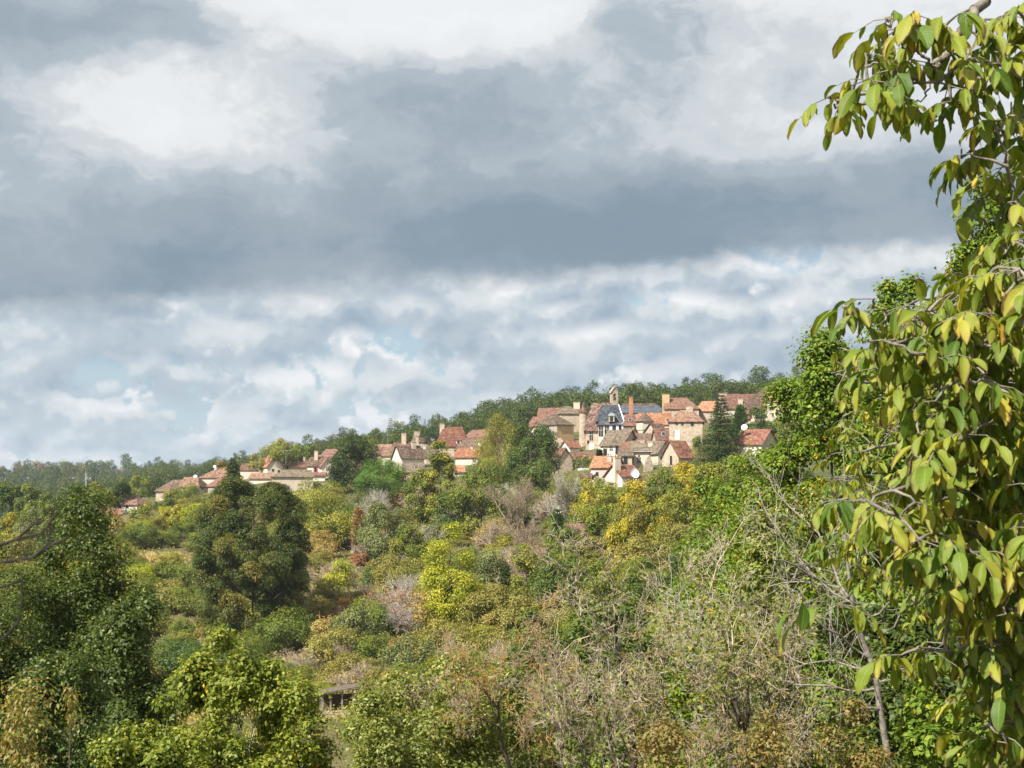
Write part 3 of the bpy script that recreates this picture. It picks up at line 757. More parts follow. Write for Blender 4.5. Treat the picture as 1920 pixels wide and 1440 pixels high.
def village():
    H = house
    # --- the low end of the village, from the valley side upwards
    H('brown_roofed_house', 'stone house with brown hipped roof at the very low end of the village', 318, 936, 56, 8, 920, 900, 'stone', 'r_brown', hip=(.42, .2), rot=-12)
    H('annexe', 'low dark roofed annexe between brown hipped house and orange roofed house', 334, 934, 30, 5, 916, 907, 'stone', 'r_brown', rot=-8, yoff=-3)
    H('cottage', 'small stone cottage with orange brown roof beside the dark annexe', 354, 933, 36, 7, 912, 895, 'pink', 'r_terra', hip=(0, .35), rot=-10, wins=[('f', -.55, 922, .6, .9, 'hole'), ('f', .1, 922, .6, .9, 'hole')], dishes=[(.1, 3.5, 893, .45, 15)])
    H('hipped_house', 'cream house with wide orange brown hipped roof above the ivy gable', 400, 915, 54, 8, 895, 880, 'cream', 'r_terra', hip=(.42, .25), rot=-10, yoff=6, chims=[(-.2, .0, 877, .7, .6, 'white')], dishes=[(-.22, 3, 874, .4, 20)])
    H('ivy_gable_house', 'weathered gable house with faded red roof and bare creeper on its wall', 402, 930, 34, 7, 911, 897, 'grey', 'r_redbrown', axis='x', rot=-34, side='grey', yoff=-4)
    H('porch_house', 'tiny lean-to porch with pale blue door beside the creeper gable', 361, 932, 16, 3, 916, 911, 'cream', 'r_brown', rot=-10, yoff=-6, wins=[('f', -.4, 931, .8, 1.9, 'blue')])
    H('long_house', 'yellow walled house with long plain red brown roof and one chimney', 472, 898, 44, 7, 881, 869, 'cream', 'r_redbrown', rot=-4, chims=[(.0, .1, 862, .7, .7, 'stone')], wins=[('f', .5, 891, .5, .7, 'hole')])
    H('terrace_house', 'low house with terracotta roof in front of the yellow walled house', 492, 906, 48, 6, 897, 887, 'white', 'r_terra', rot=-3)
    H('grey_roofed_house', 'house with small grey brown roof and thin chimney behind the bright orange roof', 501, 885, 30, 6, 870, 858, 'grey', 'r_olive', rot=6, Y=436, chims=[(-.9, 0, 854, .7, .6, 'stone')])
    H('orange_gable_house', 'white gabled house with bright orange roof slope and two satellite dishes', 516, 892, 30, 8, 874, 853, 'white', 'r_orange', axis='y', rot=24, wins=[('f', -.3, 884, .6, .7, 'hole'), ('f', .45, 888, .6, 1.0, 'hole')], dishes=[(.2, -.3, 862, .4, 10), (.75, -.3, 861, .5, 30)])
    H('double_gable_house', 'pale yellow gabled house with olive roof stepping down to red brown tiles', 536, 888, 30, 9, 872, 858, 'cream', 'r_olive', axis='x', rot=28, side='cream', wins=[('l', 0, 880, .6, .8, 'hole'), ('f', .2, 880, .7, .9, 'hole')])
    H('step_house', 'low part of a pale house with red brown roof and slim chimney', 561, 887, 34, 6, 876, 866, 'cream', 'r_redbrown', rot=6, yoff=-3, chims=[(.5, 0, 857, .6, .5, 'stone')])
    H('back_house', 'house with weathered orange roof and big white chimney at its end', 576, 876, 46, 7, 865, 853, 'cream', 'r_terra', rot=-4, yoff=12, chims=[(-1.0, -.3, 847, 1.6, .9, 'white')])
    H('red_shutter_house', 'white house with brown roof and one bright red shutter', 594, 894, 38, 7, 873, 857, 'white', 'r_brown', rot=-10, wins=[('f', -.12, 889, .55, 1.6, 'red'), ('f', .6, 889, .6, .9, 'hole')], chims=[(-.35, -.3, 846, .9, .7, 'pink')])
    H('red_gable_house', 'narrow white gabled house with red roof beside the red shutter house', 614, 893, 22, 7, 874, 860, 'white', 'r_red', axis='y', rot=18, wins=[('f', 0, 882, .6, .8, 'plain')], yoff=-3)
    H('grey_gable_house', 'grey gabled house with dull red roof standing above the red shutter house', 612, 868, 26, 7, 856, 842, 'grey', 'r_redbrown', axis='x', rot=-26, side='grey', yoff=14)
    H('large_barn', 'large cream barn with olive brown hipped roof and tiny window', 549, 922, 76, 9, 894, 881, 'cream', 'r_olive', hip=(.38, .06), rot=10, wins=[('f', -.7, 912, .5, .9, 'hole')])
    H('terrace_annexe', 'low white lean-to at the end of the cream barn', 596, 903, 26, 5, 892, 886, 'white', 'r_terra', rot=4)
    H('lone_house', 'white house with brown hipped roof standing alone among trees below the village', 234, 957, 50, 8, 946, 931, 'white', 'r_terra', hip=(.46, .46), rot=-14, Y=305, wins=[('f', -.4, 953, .6, .9, 'hole'), ('f', .2, 953, .6, .9, 'hole')], chims=[(0, .0, 929, .9, .6, 'stone')])
    H('red_shed', 'low red roofed shed half hidden below the lone white house', 205, 968, 38, 5, 964, 955, 'pink', 'r_red', rot=16, Y=285)
    # --- middle of the village
    H('tiled_house', 'house with pale red roof emerging beside the tall dark oak', 715, 856, 30, 7, 846, 833, 'cream', 'r_terra', rot=-6, Y=425)
    H('chimney_house', 'house with broad red brown roof and tall rubble chimney', 752, 862, 52, 9, 851, 829, 'cream', 'r_redbrown', hip=(.15, .2), rot=-8, yoff=8, chims=[(.0, -.1, 812, 1.3, 1.0, 'stone'), (.62, .2, 824, .7, .6, 'stone'), (.95, .0, 819, .9, .6, 'stone')])
    H('dish_house', 'pale house with olive roof and big white satellite dish on its end wall', 746, 870, 28, 6, 852, 837, 'cream', 'r_olive', rot=-14, Y=362, dishes=[(.1, -.3, 847, .6, 20)], chims=[(.5, -.6, 841, .7, .5, 'white')])
    H('white_gable_house', 'white house with brown roof and wide bare gable above the skylight roof', 774, 880, 44, 8, 859, 835, 'white', 'r_brown', rot=22, yoff=-3, side='white', chims=[(.45, -.2, 828, 1.1, .7, 'stone')])
    H('skylight_house', 'low pinkish house with brown roof and a single skylight', 775, 896, 36, 7, 885, 868, 'pink', 'r_olive', rot=3, yoff=-4)
    H('dark_roofed_house', 'house with dark brown roof and two wide pale chimneys beside the steep red roof', 800, 842, 48, 8, 828, 813, 'stone', 'r_brown', rot=4, yoff=14, chims=[(-.75, -.3, 809, 2.0, 1.0, 'stone'), (.1, -.2, 811, .5, .5, 'white'), (.25, -.5, 813, .5, .5, 'white')], dishes=[(.45, .5, 822, .75, 15)])
    r, Y, s, W, h, rh = H('manor_house', 'manor with very steep red pyramid roof and a small dormer', 847, 858, 62, 8.5, 835, 800, 'stone', 'r_red', hip=(.25, .25), rot=-2, yoff=3, chims=[(-.66, .0, 794, 1.3, 1.0, 'stone')])
    d = MB(); d.box(-.6, .6, -1.1, 1.4, 0, 1.2, 0); d.box(-.35, .35, -1.13, -1.08, .15, 1.05, 1); d.add([(-.8, -1.35, 1.203), (.8, -1.35, 1.203), (.8, 1.6, 1.203), (-.8, 1.6, 1.203), (0, -.6, 2.0), (0, 1.6, 2.0)], [(0, 1, 4), (1, 2, 5, 4), (3, 0, 4, 5), (2, 3, 5), (3, 2, 1, 0)], 2)
    o = link('dormer', d.mesh('dormer', [M['white'], M['glass'], M['r_brown']]), r); o.location = (.40 * W / 2, 1.5, h + .15)
    H('brick_gable_house', 'house with red roof and red brick gable beside the steep pyramid roof', 889, 836, 42, 9, 820, 805, 'redbrick', 'r_redbrown', rot=-30, side='redbrick', yoff=10)
    H('broad_roof_house', 'house with broad brown roof and a satellite dish below the steep pyramid roof', 880, 856, 54, 9, 843, 821, 'stone', 'r_brown', rot=-6, hip=(.3, .1), yoff=0, dishes=[(.75, -.3, 833, .5, 10)])
    H('orange_roof_cottage', 'white cottage with fresh orange roof below the broad brown roof', 874, 870, 44, 7, 857, 841, 'white', 'r_orange', rot=-12, yoff=-3, chims=[(.2, .0, 838, .5, .5, 'white')], wins=[('f', .7, 866, .7, .9, 'plain')])
    H('orange_lean_to', 'small orange lean-to roof glimpsed between the tree crowns', 861, 889, 18, 4, 884, 873, 'white', 'r_orange', rot=8, yoff=-4)
    H('low_tiled_house', 'low cream house with pale terracotta roof below the tall rubble chimney', 736, 868, 42, 7, 854, 839, 'cream', 'r_terra', rot=-10, Y=372, chims=[(.4, 0, 834, .8, .6, 'stone')])
    H('corner_house', 'cream house with mossy roof and slim chimney below the wide pale chimneys', 806, 868, 36, 7, 856, 841, 'white', 'r_olive', rot=10, Y=366, chims=[(-.4, 0, 835, .7, .6, 'cream')], wins=[('f', .3, 865, .6, .8, 'plain')])
    H('russet_house', 'house with plain russet roof just beside the dark rusty oak', 700, 862, 30, 7, 852, 838, 'pink', 'r_redbrown', rot=-8, Y=400)
    H('hidden_row_house', 'cream row house with russet roof behind the pale weeping willow', 922, 850, 44, 8, 836, 818, 'cream', 'r_redbrown', rot=-8, Y=392, chims=[(-.5, 0, 811, .8, .7, 'stone')])
    H('stone_gable_barn', 'rubble stone barn with pointed bare gable beside the round dark chestnut', 1060, 886, 30, 9, 861, 840, 'stone', 'r_redbrown', axis='y', rot=26, side='stone')
    # --- the upper village round the church
    H('hall', 'big hall with long red brown roof above the low cream gable', 1044, 800, 74, 11, 788, 763, 'pink', 'r_redbrown', rot=-9, Y=425, chims=[(.92, .0, 753, 1.9, 1.3, 'cream')])
    H('olive_roofed_wing', 'wing with small mossy hipped roof in front of the long red brown roof', 1069, 800, 36, 8, 775, 761, 'stone', 'r_olive', hip=(.4, .4), rot=8, Y=408)
    H('low_gable_wing', 'low wing with brown roof and cream gable end above the chestnut crown', 1009, 812, 40, 8, 799, 780, 'cream', 'r_redbrown', rot=-24, side='cream', Y=398)
    H('small_gable', 'tiny red roofed gable tucked against the stone tower house', 1026, 816, 18, 6, 804, 790, 'cream', 'r_redbrown', axis='x', rot=30, Y=388)
    H('tower_house', 'massive plain tower house with olive hipped roof and ochre stained wall', 1060, 835, 40, 10, 796, 776, 'ochre', 'r_olive', hip=(.45, .45), rot=36, Y=372, side='grey', wins=[('l', .3, 806, .5, 1.2, 'hole'), ('l', -.25, 805, .5, 1.2, 'hole'), ('l', -.2, 823, .6, .6, 'hole')])
    # round turret
    Y = 350; s = Y / F; r = empty('round_turret', at(1094, 850, Y)); tag(r, 'slim round stone turret with pointed red conical roof', 'turret', 'houses of the hilltop village')
    rr = 8.2 * s; b = MB(); b.cyl((0, 0), rr, rr * .98, -4, (850 - 774) * s, 24, 0); o = link('wall', b.mesh('wall', [M['stone']]), r)
    b = MB(); n = 24; z0, z1 = (850 - 774.5) * s, (850 - 752) * s; V = [(1.18 * rr * math.cos(6.2832 * k / n), 1.18 * rr * math.sin(6.2832 * k / n), z0) for k in range(n)] + [(.55 * rr * math.cos(6.2832 * k / n), .55 * rr * math.sin(6.2832 * k / n), z0 + .42 * (z1 - z0)) for k in range(n)] + [(0, 0, z1)]
    b.add(V, [(k, (k + 1) % n, n + (k + 1) % n, n + k) for k in range(n)] + [(n + k, n + (k + 1) % n, 2 * n) for k in range(n)] + [tuple(range(n - 1, -1, -1))]); link('roof', b.mesh('roof', [M['r_redbrown']]), r)
    # manor with steep mottled roof
    r, Y, s, W, h, rh = H('steep_roofed_manor', 'tall ochre manor with steep mottled tile roof beside the round turret', 1120, 850, 44, 9, 803, 754, 'stone', 'r_mottled', hip=(.34, .0), rot=-4, Y=340, wins=[('f', -.52, 826, .8, 2.6, 'tall'), ('f', -.5, 848, 1.1, 2.0, 'door'), ('f', -.78, 832, .5, .8, 'hole'), ('f', .3, 826, .8, 2.2, 'tall')], chims=[(.72, -.55, 769, 1.7, 1.0, 'pink')], ov=.5)
    r, Y, s, W, h, rh = H('slate_mansard_house', 'cream town house with curved slate mansard roof and pale zinc edges', 1144, 846, 44, 9, 796, 776, 'white', 'r_slate', hip=(.30, .18), rot=-4, Y=333, ov=.3, wins=[('f', -.78, 818, .95, 2.6, 'tall'), ('f', -.28, 816, .95, 2.6, 'tall'), ('f', .34, 808, .9, 1.6, 'shut'), ('f', .85, 808, .7, 1.6, 'shut')])
    # mansard top, zinc hips, arched dormer
    b = MB(); zt = h + rh * .35
    x0, x1 = -W * .44, W * .46
    b.add([(x0 - 1.0, 1.2, zt - .1), (x1 + .7, 1.2, zt - .1), (x1 + .7, 7.8, zt - .1), (x0 - 1.0, 7.8, zt - .1), (x0 + .5, 3.4, h + (796 - 757.5) * s), (x1 - .5, 3.4, h + (796 - 757.5) * s), (x1 - .5, 5.6, h + (796 - 757.5) * s), (x0 + .5, 5.6, h + (796 - 757.5) * s)], [(0, 1, 5, 4), (1, 2, 6, 5), (2, 3, 7, 6), (3, 0, 4, 7), (4, 5, 6, 7)])
    link('mansard', b.mesh('mansard', [M['r_slate']]), r)
    zz = h + (796 - 757.5) * s
    segs = [(x1 - .5, 3.35, zz + .05, x1 + .72, 1.12, zt + .0, .17, .17), (x1 + .72, 1.12, zt, W * .5, -.35, h - .05, .17, .15), (x0 + 1.6, 3.35, zz + .05, x0 - 1.0, 1.12, zt, .13, .13), (x0 - 1.0, 1.12, zt, -W * .5, -.3, h, .13, .1)]
    for q in (segs[:2],):
        Vt, Pt = tubes(q, 6); link('zinc_flashing', np_mesh('zinc_flashing', Vt, Pt, [M['zinc']]), r)
    b = MB(); b.box(-.8, .8, -.6, 2.6, 0, 1.9, 0); b.cyl((0, 0), .01, .01, 0, .01); b = MB()
    b.box(-.85, .85, -.7, 2.4, 0, 1.7, 0); b.box(-.45, .45, -.73, -.68, .1, 1.5, 1)
    n = 12; V = [(1.0 * math.cos(math.pi * k / n), y, 1.703 + .95 * math.sin(math.pi * k / n)) for y in (-.85, 2.4) for k in range(n + 1)]
    b.add(V, [(k, k + 1, n + 2 + k, n + 1 + k) for k in range(n)] + [tuple(range(n, -1, -1)), tuple(range(n + 1, 2 * n + 2))], 2)
    o = link('dormer', b.mesh('dormer', [M['stone'], M['glass'], M['zinc']]), r); o.location = (W * .06, .2, h + rh * .25); o.scale = (.8, .8, .8)
    # church with slate roof and bellcote
    r, Y, s, W, h, rh = H('church', 'church with long slate roof, red ridge tiles and an open stone bellcote with cross', 1200, 800, 92, 11, 774, 757, 'stone', 'r_slate', hip=(0, .16), rot=-3, Y=398, chims=[], cat='church')
    b = MB(); b.box(-W / 2 - .3, W / 2 - W * .15, 11 / 2 - .35, 11 / 2 + .35, h + rh + .12, h + rh + .42); link('ridge_tiles', b.mesh('ridge_tiles', [M['r_orange']]), r)
    g = empty('bell_gable', (0, 0, 0)); g.parent = r
    bw = 14 * s; t = 1.0; zb = (800 - 758) * s; z1 = (800 - 733.5) * s; zt = (800 - 723.5) * s; a0 = (800 - 749) * s
    ow = bw * .40; zs = (800 - 738.5) * s; xc = (1152 - 1200) * s
    prof = [(-bw / 2, zb), (-ow / 2, zb), (-ow / 2, a0), (ow / 2, a0), (ow / 2, zb), (bw / 2, zb)]
    b = MB()
    b.box(-bw / 2, -ow / 2, -t / 2, t / 2, zb - 1, z1); b.box(ow / 2, bw / 2, -t / 2, t / 2, zb - 1, z1); b.box(-ow / 2 + .002, ow / 2 - .002, -t / 2 + .01, t / 2 - .01, zb - 1, a0)
    n = 10; arc = [(-ow / 2 * math.cos(math.pi * k / n), zs + ow / 2 * math.sin(math.pi * k / n)) for k in range(n + 1)]
    for y in (-t / 2, t / 2): pass
    top = [(-bw / 2, z1), (0, zt), (bw / 2, z1)]
    V = []
    ring = arc + [(ow / 2, z1 - .0)] if False else arc
    up = [(-bw / 2 + bw * k / n, z1 + (zt - z1) * (1 - abs(2 * k / n - 1))) for k in range(n + 1)]
    lo = [(x, max(zq, 0)) for x, zq in arc]
    V = [(x, y, zq) for y in (-t / 2 - .004, t / 2 + .004) for x, zq in lo] + [(x, y, zq) for y in (-t / 2 - .004, t / 2 + .004) for x, zq in up]
    m_ = n + 1; P = []
    for k in range(n):
        P += [(k, k + 1, 2 * m_ + k + 1, 2 * m_ + k), (m_ + k + 1, m_ + k, 3 * m_ + k, 3 * m_ + k + 1), (k, m_ + k, m_ + k + 1, k + 1), (2 * m_ + k, 2 * m_ + k + 1, 3 * m_ + k + 1, 3 * m_ + k)]
    P += [(0, 2 * m_, 3 * m_, m_), (n, m_ + n, 3 * m_ + n, 2 * m_ + n)]
    b.add(V, P)
    for sx in (-1, 1):
        dx, dz = bw / 2 + .25, -(zt - z1) * .18
        A_ = (sx * dx, z1 + dz); B_ = (0, zt + .02)
        V = [(A_[0], -t / 2 - .2, A_[1] + .02), (B_[0], -t / 2 - .2, B_[1]), (B_[0], t / 2 + .2, B_[1]), (A_[0], t / 2 + .2, A_[1] + .02)]; V += [(x, y, z + .22) for x, y, z in V]
        b.add(V, [(0, 1, 2, 3), (7, 6, 5, 4), (0, 4, 5, 1), (1, 5, 6, 2), (2, 6, 7, 3), (3, 7, 4, 0)])
    o = link('gable_stone', b.mesh('gable_stone', [M['stone']]), g); o.location = (xc, 4.0, 0); o.rotation_euler = (0, 0, R(20))
    b = MB(); b.cyl((0, 0), .62, .5, 0, .25, 16); b.cyl((0, 0), .5, .34, .25, .8, 16); b.cyl((0, 0), .34, .1, .8, 1.1, 16); b.box(-ow / 2 - .1, ow / 2 + .1, -.08, .08, 1.101, 1.25)
    o = link('bell', b.mesh('bell', [M['iron']]), g); o.location = (xc, 4.0, zs - .9)
    b = MB(); zc = (800 - 712.5) * s; b.box(-.07, .07, -.07, .07, zt, zc); b.box(-.55, .55, -.06, .06, zc - .95, zc - .80); b.box(-.2, .2, -.2, .2, zt - .1, zt + .35)
    o = link('cross', b.mesh('cross', [M['iron']]), g); o.location = (xc, 4.0, 0)
    H('brick_chimney_house', 'house with tall thin brick chimney in front of the slate church roof', 1192, 800, 26, 6, 786, 776, 'stone', 'r_terra', rot=4, Y=380, chims=[(-.5, -.2, 745, .95, .8, 'brick_ch')])
    H('orange_roof_house', 'long house with fresh orange roof and skylights behind the pigeon tower', 1220, 806, 76, 9, 795, 773, 'cream', 'r_orange', hip=(.25, 0), rot=-3, Y=362)
    H('skylight_wing', 'wing with faded red hipped roof and skylight beside the pigeon tower', 1180, 812, 34, 7, 797, 776, 'stone', 'r_redbrown', hip=(.4, .3), rot=-5, Y=352, wins=[('f', -.2, 808, .6, .8, 'hole')])
    # pigeon tower (hexagon, bell-cast roof)
    Y = 340; s = Y / F; r = empty('pigeon_tower', at(1209, 822, Y), R(10)); tag(r, 'hexagonal pigeon tower with flared brown pointed roof and timbered cream walls', 'tower', 'houses of the hilltop village')
    rr = 16.5 * s; b = MB(); b.cyl((0, 0), rr, rr, -4, (822 - 790.5) * s, 6); link('wall', b.mesh('wall', [M['cream']]), r)
    b = MB(); n = 6; z0, z1 = (822 - 791) * s, (822 - 772.5) * s
    ringz = [(1.2, 0), (.86, .22), (.5, .55), (.2, .85)]
    V = [(q * rr * math.cos(6.2832 * k / n), q * rr * math.sin(6.2832 * k / n), z0 + zz * (z1 - z0)) for q, zz in ringz for k in range(n)] + [(0, 0, z1)]
    P = [tuple(range(n - 1, -1, -1))]
    for i in range(3): P += [(i * n + k, i * n + (k + 1) % n, (i + 1) * n + (k + 1) % n, (i + 1) * n + k) for k in range(n)]
    P += [(3 * n + k, 3 * n + (k + 1) % n, 4 * n) for k in range(n)]
    b.add(V, P); link('roof', b.mesh('roof', [M['r_brown']]), r)
    b = MB(); zz = (822 - 808) * s
    for k in range(6):
        a0_, a1_ = 6.2832 * k / 6, 6.2832 * (k + 1) / 6; p, q = (1.012 * rr * math.cos(a0_), 1.012 * rr * math.sin(a0_)), (1.012 * rr * math.cos(a1_), 1.012 * rr * math.sin(a1_))
        V = [(p[0], p[1], zz), (q[0], q[1], zz), (q[0], q[1], zz + .18), (p[0], p[1], zz + .18)]; b.add(V, [(0, 1, 2, 3)])
    link('timber_band', b.mesh('timber_band', [M['timber']]), r)
    # --- rows below the church
    H('timber_gable_house', 'white house with mossy roof slope, brown timber posts and ochre gable', 1146, 860, 44, 11, 835, 805, 'white', 'r_olive', rot=-26, side='stone', Y=318, wins=[('f', -.55, 858, .9, 2.0, 'hole'), ('f', .55, 852, .8, 2.0, 'hole'), ('f', 0, 845, .7, .7, 'plain'), ('r', -.2, 842, .6, .8, 'hole')])
    H('stone_chimney_house', 'small ochre gable with rounded stone chimney beside the mossy slope', 1190, 838, 26, 7, 822, 802, 'ochre', 'r_olive', axis='y', rot=20, Y=326, chims=[(-.25, -.9, 806, 1.2, 1.0, 'stone')])
    H('dark_roof_row', 'row house with dark brown roof below the pigeon tower', 1212, 840, 54, 7, 826, 812, 'stone', 'r_brown', rot=-3, Y=322)
    H('stone_gable_house', 'grey stone gable with small brown roof beside the pigeon tower', 1242, 824, 24, 5, 811, 794, 'greystone', 'r_brown', axis='x', rot=34, side='stone', Y=334)
    H('red_slope_house', 'house with faded red roof slope and skylight against the square stone tower', 1244, 834, 26, 4, 823, 803, 'stone', 'r_redbrown', rot=8, Y=316)
    H('tile_cottage', 'cottage with red brown tiles below the rounded stone chimney', 1180, 856, 36, 7, 843, 828, 'stone', 'r_redbrown', rot=-14, Y=304, chims=[(.9, .0, 826, .9, .7, 'cream')])
    r, Y, s, W, h, rh = H('long_cream_house', 'long cream house with mossy roof, drainpipe and pale blue shutter', 1212, 880, 56, 8, 846, 826, 'cream', 'r_olive', rot=-7, Y=292, wins=[('f', -.5, 868, .7, 1.1, 'plain'), ('f', -.5, 857, .35, .4, 'hole'), ('f', .62, 868, .8, 1.3, 'blue'), ('f', -.95, 868, .6, 1.3, 'hole')], chims=[(-.3, -.1, 825, 1.0, .8, 'stone'), (.25, -.5, 829, 1.0, .9, 'cream')])
    Vt, Pt = tubes([(W * .5 - .4, -.12, -3, W * .5 - .4, -.12, h, .05, .05), (-W / 2, -.42, h - .12, W / 2, -.42, h - .12, .07, .07)], 6); link('drainpipe', np_mesh('drainpipe', Vt, Pt, [M['zinc']]), r)
    H('cream_gable_house', 'tall cream gable with timber eaves at the end of the long cream house', 1246, 882, 28, 6, 848, 829, 'cream', 'r_olive', axis='y', rot=26, Y=290, wins=[('f', -.3, 860, .7, 1.2, 'blue'), ('f', .4, 862, .7, 1.0, 'hole')])
    H('stone_lean_to', 'grey stone lean-to with dark doorway below the tile cottage', 1173, 874, 24, 5, 854, 843, 'stone', 'r_olive', rot=-6, Y=288, wins=[('f', 0, 871, .8, 1.7, 'hole')])
    H('front_orange_house', 'grey walled house with fresh orange roof in the lowest row', 1131, 906, 46, 8, 876, 855, 'pink', 'r_orange', rot=-16, side='white', Y=272, wins=[('f', -.5, 893, .5, .8, 'hole'), ('r', -.1, 900, 1.0, 1.9, 'blue')], chims=[(.35, -.5, 855, .9, .8, 'stone')], dishes=[(-.85, -.3, 887, .4, 10)])
    H('white_gable_cottage', 'white gabled cottage with mottled red roof and very large satellite dish', 1184, 903, 40, 7, 893, 872, 'white', 'r_red', rot=24, side='white', Y=264, dishes=[(.05, -.8, 888, .95, 5)], chims=[(-.98, -.4, 858, 1.2, .9, 'cream')])
    H('lean_to_shed', 'tiny ochre lean-to shed with brown roof below the glass railing', 1099, 912, 15, 4, 897, 888, 'cream', 'r_brown', rot=-8, Y=266, wins=[('f', .1, 908, .5, 1.1, 'hole')])
    H('garden_wall_house', 'low wall with long red tiled coping above the garden shrubs', 1096, 862, 52, 4, 856, 848, 'stone', 'r_redbrown', rot=-2, Y=322)
    H('stair_house', 'small red roofed outhouse at the foot of the tall ochre manor', 1078, 846, 22, 5, 839, 827, 'white', 'r_red', rot=24, Y=338)
    # --- the end of the village by the big fir
    H('red_hipped_house', 'house with red hipped roof, grey stone gable and tall ochre chimney', 1278, 784, 64, 10, 766, 744, 'stone', 'r_redbrown', hip=(0, .42), rot=-10, side='greystone', Y=372, chims=[(-.96, -.4, 738, 1.9, 1.2, 'ochre')])
    H('square_stone_house', 'square rubble stone house with orange and brown hipped roof', 1286, 828, 62, 10, 790, 767, 'stone', 'r_terra', hip=(.36, .36), rot=-8, Y=312, side='greystone', wins=[('f', -.55, 797, .5, .6, 'hole'), ('f', -.2, 798, .4, .6, 'hole'), ('f', .38, 799, .7, .8, 'hole'), ('f', -.5, 824, .9, 2.0, 'door')], chims=[(.2, -.1, 760, 1.5, .8, 'stone')])
    H('orange_ridge_house', 'house with orange roof showing just behind the tip of the fir', 1322, 786, 34, 8, 770, 751, 'stone', 'r_orange', hip=(.4, 0), rot=-8, Y=376)
    H('big_red_roof_house', 'large house with plain dark red roof and wide end chimney beyond the fir', 1394, 782, 66, 10, 765, 737, 'cream', 'r_redbrown', rot=4, Y=384, chims=[(-.95, .0, 735, 2.0, 1.2, 'stone'), (-.1, -.7, 748, 1.1, .8, 'cream')])
    H('big_brown_roof_house', 'large house with sweeping brown hipped roof and square grey chimney', 1440, 784, 104, 13, 765, 722, 'cream', 'r_brown', hip=(.5, .2), rot=-6, Y=352, chims=[(.15, -.75, 748, 1.3, 1.1, 'pink')])
    H('orange_wing', 'wing with orange tiled roof beside the sweeping brown roof', 1470, 776, 50, 8, 752, 733, 'cream', 'r_orange', rot=-4, Y=342)
    H('red_lean_to', 'low red roofed lean-to below the sweeping brown roof', 1396, 798, 24, 6, 784, 769, 'stone', 'r_redbrown', rot=-4, Y=336)
    H('red_roof_cottage', 'cottage with bright red roof slope and grey gable beyond the fir', 1404, 866, 50, 9, 833, 804, 'white', 'r_red', rot=-30, side='grey', Y=262, dishes=[(-.65, 2.0, 800, .6, 5)])
    H('red_roof_gable_house', 'speckled yellow stone gable with red roof against the fir', 1286, 880, 38, 4.6, 856, 827, 'cream', 'r_red', rot=38, side='stone', Y=278, wins=[('l', .1, 872, .6, 1.8, 'hole')])
    # odd pieces
    r, Y, s, W, h, rh = H('sunken_roof_shed', 'rusty red tiled shed roof sunk among the green shrubs of the slope', 1094, 1034, 56, 5, 1018, 984, 'stone', 'r_terra', rot=34)
    H('stone_hut', 'tiny pinkish stone hut roof on the scrub slope below the lone white house', 276, 1013, 22, 3, 1006, 994, 'pink', 'r_redbrown', axis='y', rot=10)
    rng = np.random.default_rng(5)
    def rubble(name, label, px, base, prof, th, Y, rot, mat='stone', cat='wall'):
        s = Y / F; b = MB(); n = len(prof)
        V = [(x * s, y, -4) for y in (0, th) for x, z in prof] + [(x * s, y, z * s) for y in (0, th) for x, z in prof]
        P = [tuple(range(0, n)) and (k, k + 1, 2 * n + k + 1, 2 * n + k) for k in range(n - 1)] + [(n + k + 1, n + k, 3 * n + k, 3 * n + k + 1) for k in range(n - 1)] + [(2 * n + k, 2 * n + k + 1, 3 * n + k + 1, 3 * n + k) for k in range(n - 1)] + [(0, 2 * n, 3 * n, n), (n - 1, 2 * n - 1, 4 * n - 1, 3 * n - 1)]
        o = link(name, poly_mesh(name, V, P, [M[mat]])); o.location = at(px, base, Y); o.rotation_euler = (0, 0, R(rot)); tag(o, label, cat); return o
    pr = [(x, 45 - 34 * (x + 20) / 60 + rng.normal() * 1.2) for x in np.linspace(-20, 40, 26)]
    rubble('rubble_wall', 'sloping ruined wall of pinkish rubble between chestnut crown and stone tower house', 1050, 856, pr, 1.2, 352, 4)
    pr = [(x, 32 * max(.12, 1 - (abs(x - 1) / 9.5) ** 2.4) + rng.normal() * .9) for x in np.linspace(-8, 9, 22)]
    rubble('ruined_chimney', 'ruined arched stack of brown rubble standing before the long cream house', 1216, 887, pr, 1.2, 278, 6, 'greystone', 'ruin')
    # glass railing, skylights, aerial, mast
    Y = 300; s = Y / F; r = empty('glass_railing', at(1094, 884, Y)); tag(r, 'pale blue glass terrace railing above the tiny ochre lean-to', 'railing')
    b = MB()
    for k in range(6): b.box(-1.25 + k * .5 - .02, -1.25 + k * .5 + .02, -.02, .02, -.6, .75)
    link('post', b.mesh('post', [M['steel']]), r); b = MB(); b.box(-1.2, 1.2, -.012, .012, -.4, .7); link('panel', b.mesh('panel', [M['shut_blue']]), r)
    Y = 480; s = Y / F; r = empty('radio_mast', at(161, 990, Y)); tag(r, 'slender pale blue lattice radio mast rising from the valley trees', 'mast')
    hh = (990 - 878) * s; seg = []
    for k in range(3):
        a = 2.094 * k; seg.append((.35 * math.cos(a), .35 * math.sin(a), 0, .18 * math.cos(a), .18 * math.sin(a), hh * .9, .07, .06))
    for i in range(40):
        z = hh * .9 * i / 40; q = .35 - .17 * i / 40
        for k in range(3):
            a, c = 2.094 * k, 2.094 * (k + 1); seg.append((q * math.cos(a), q * math.sin(a), z, q * math.cos(c), q * math.sin(c), z + hh * .9 / 40, .035, .035))
    seg.append((0, 0, hh * .85, 0, 0, hh, .06, .03))
    Vt, Pt = tubes(seg, 5); link('lattice', np_mesh('lattice', Vt, Pt, [M['steel']]), r)
    Vt, Pt = tubes([(-.9, 0, hh * .78, .9, 0, hh * .86, .05, .05), (-.5, 0, hh * .92, .5, 0, hh * .92, .04, .04)], 5); link('antenna', np_mesh('antenna', Vt, Pt, [M['steel']]), r)
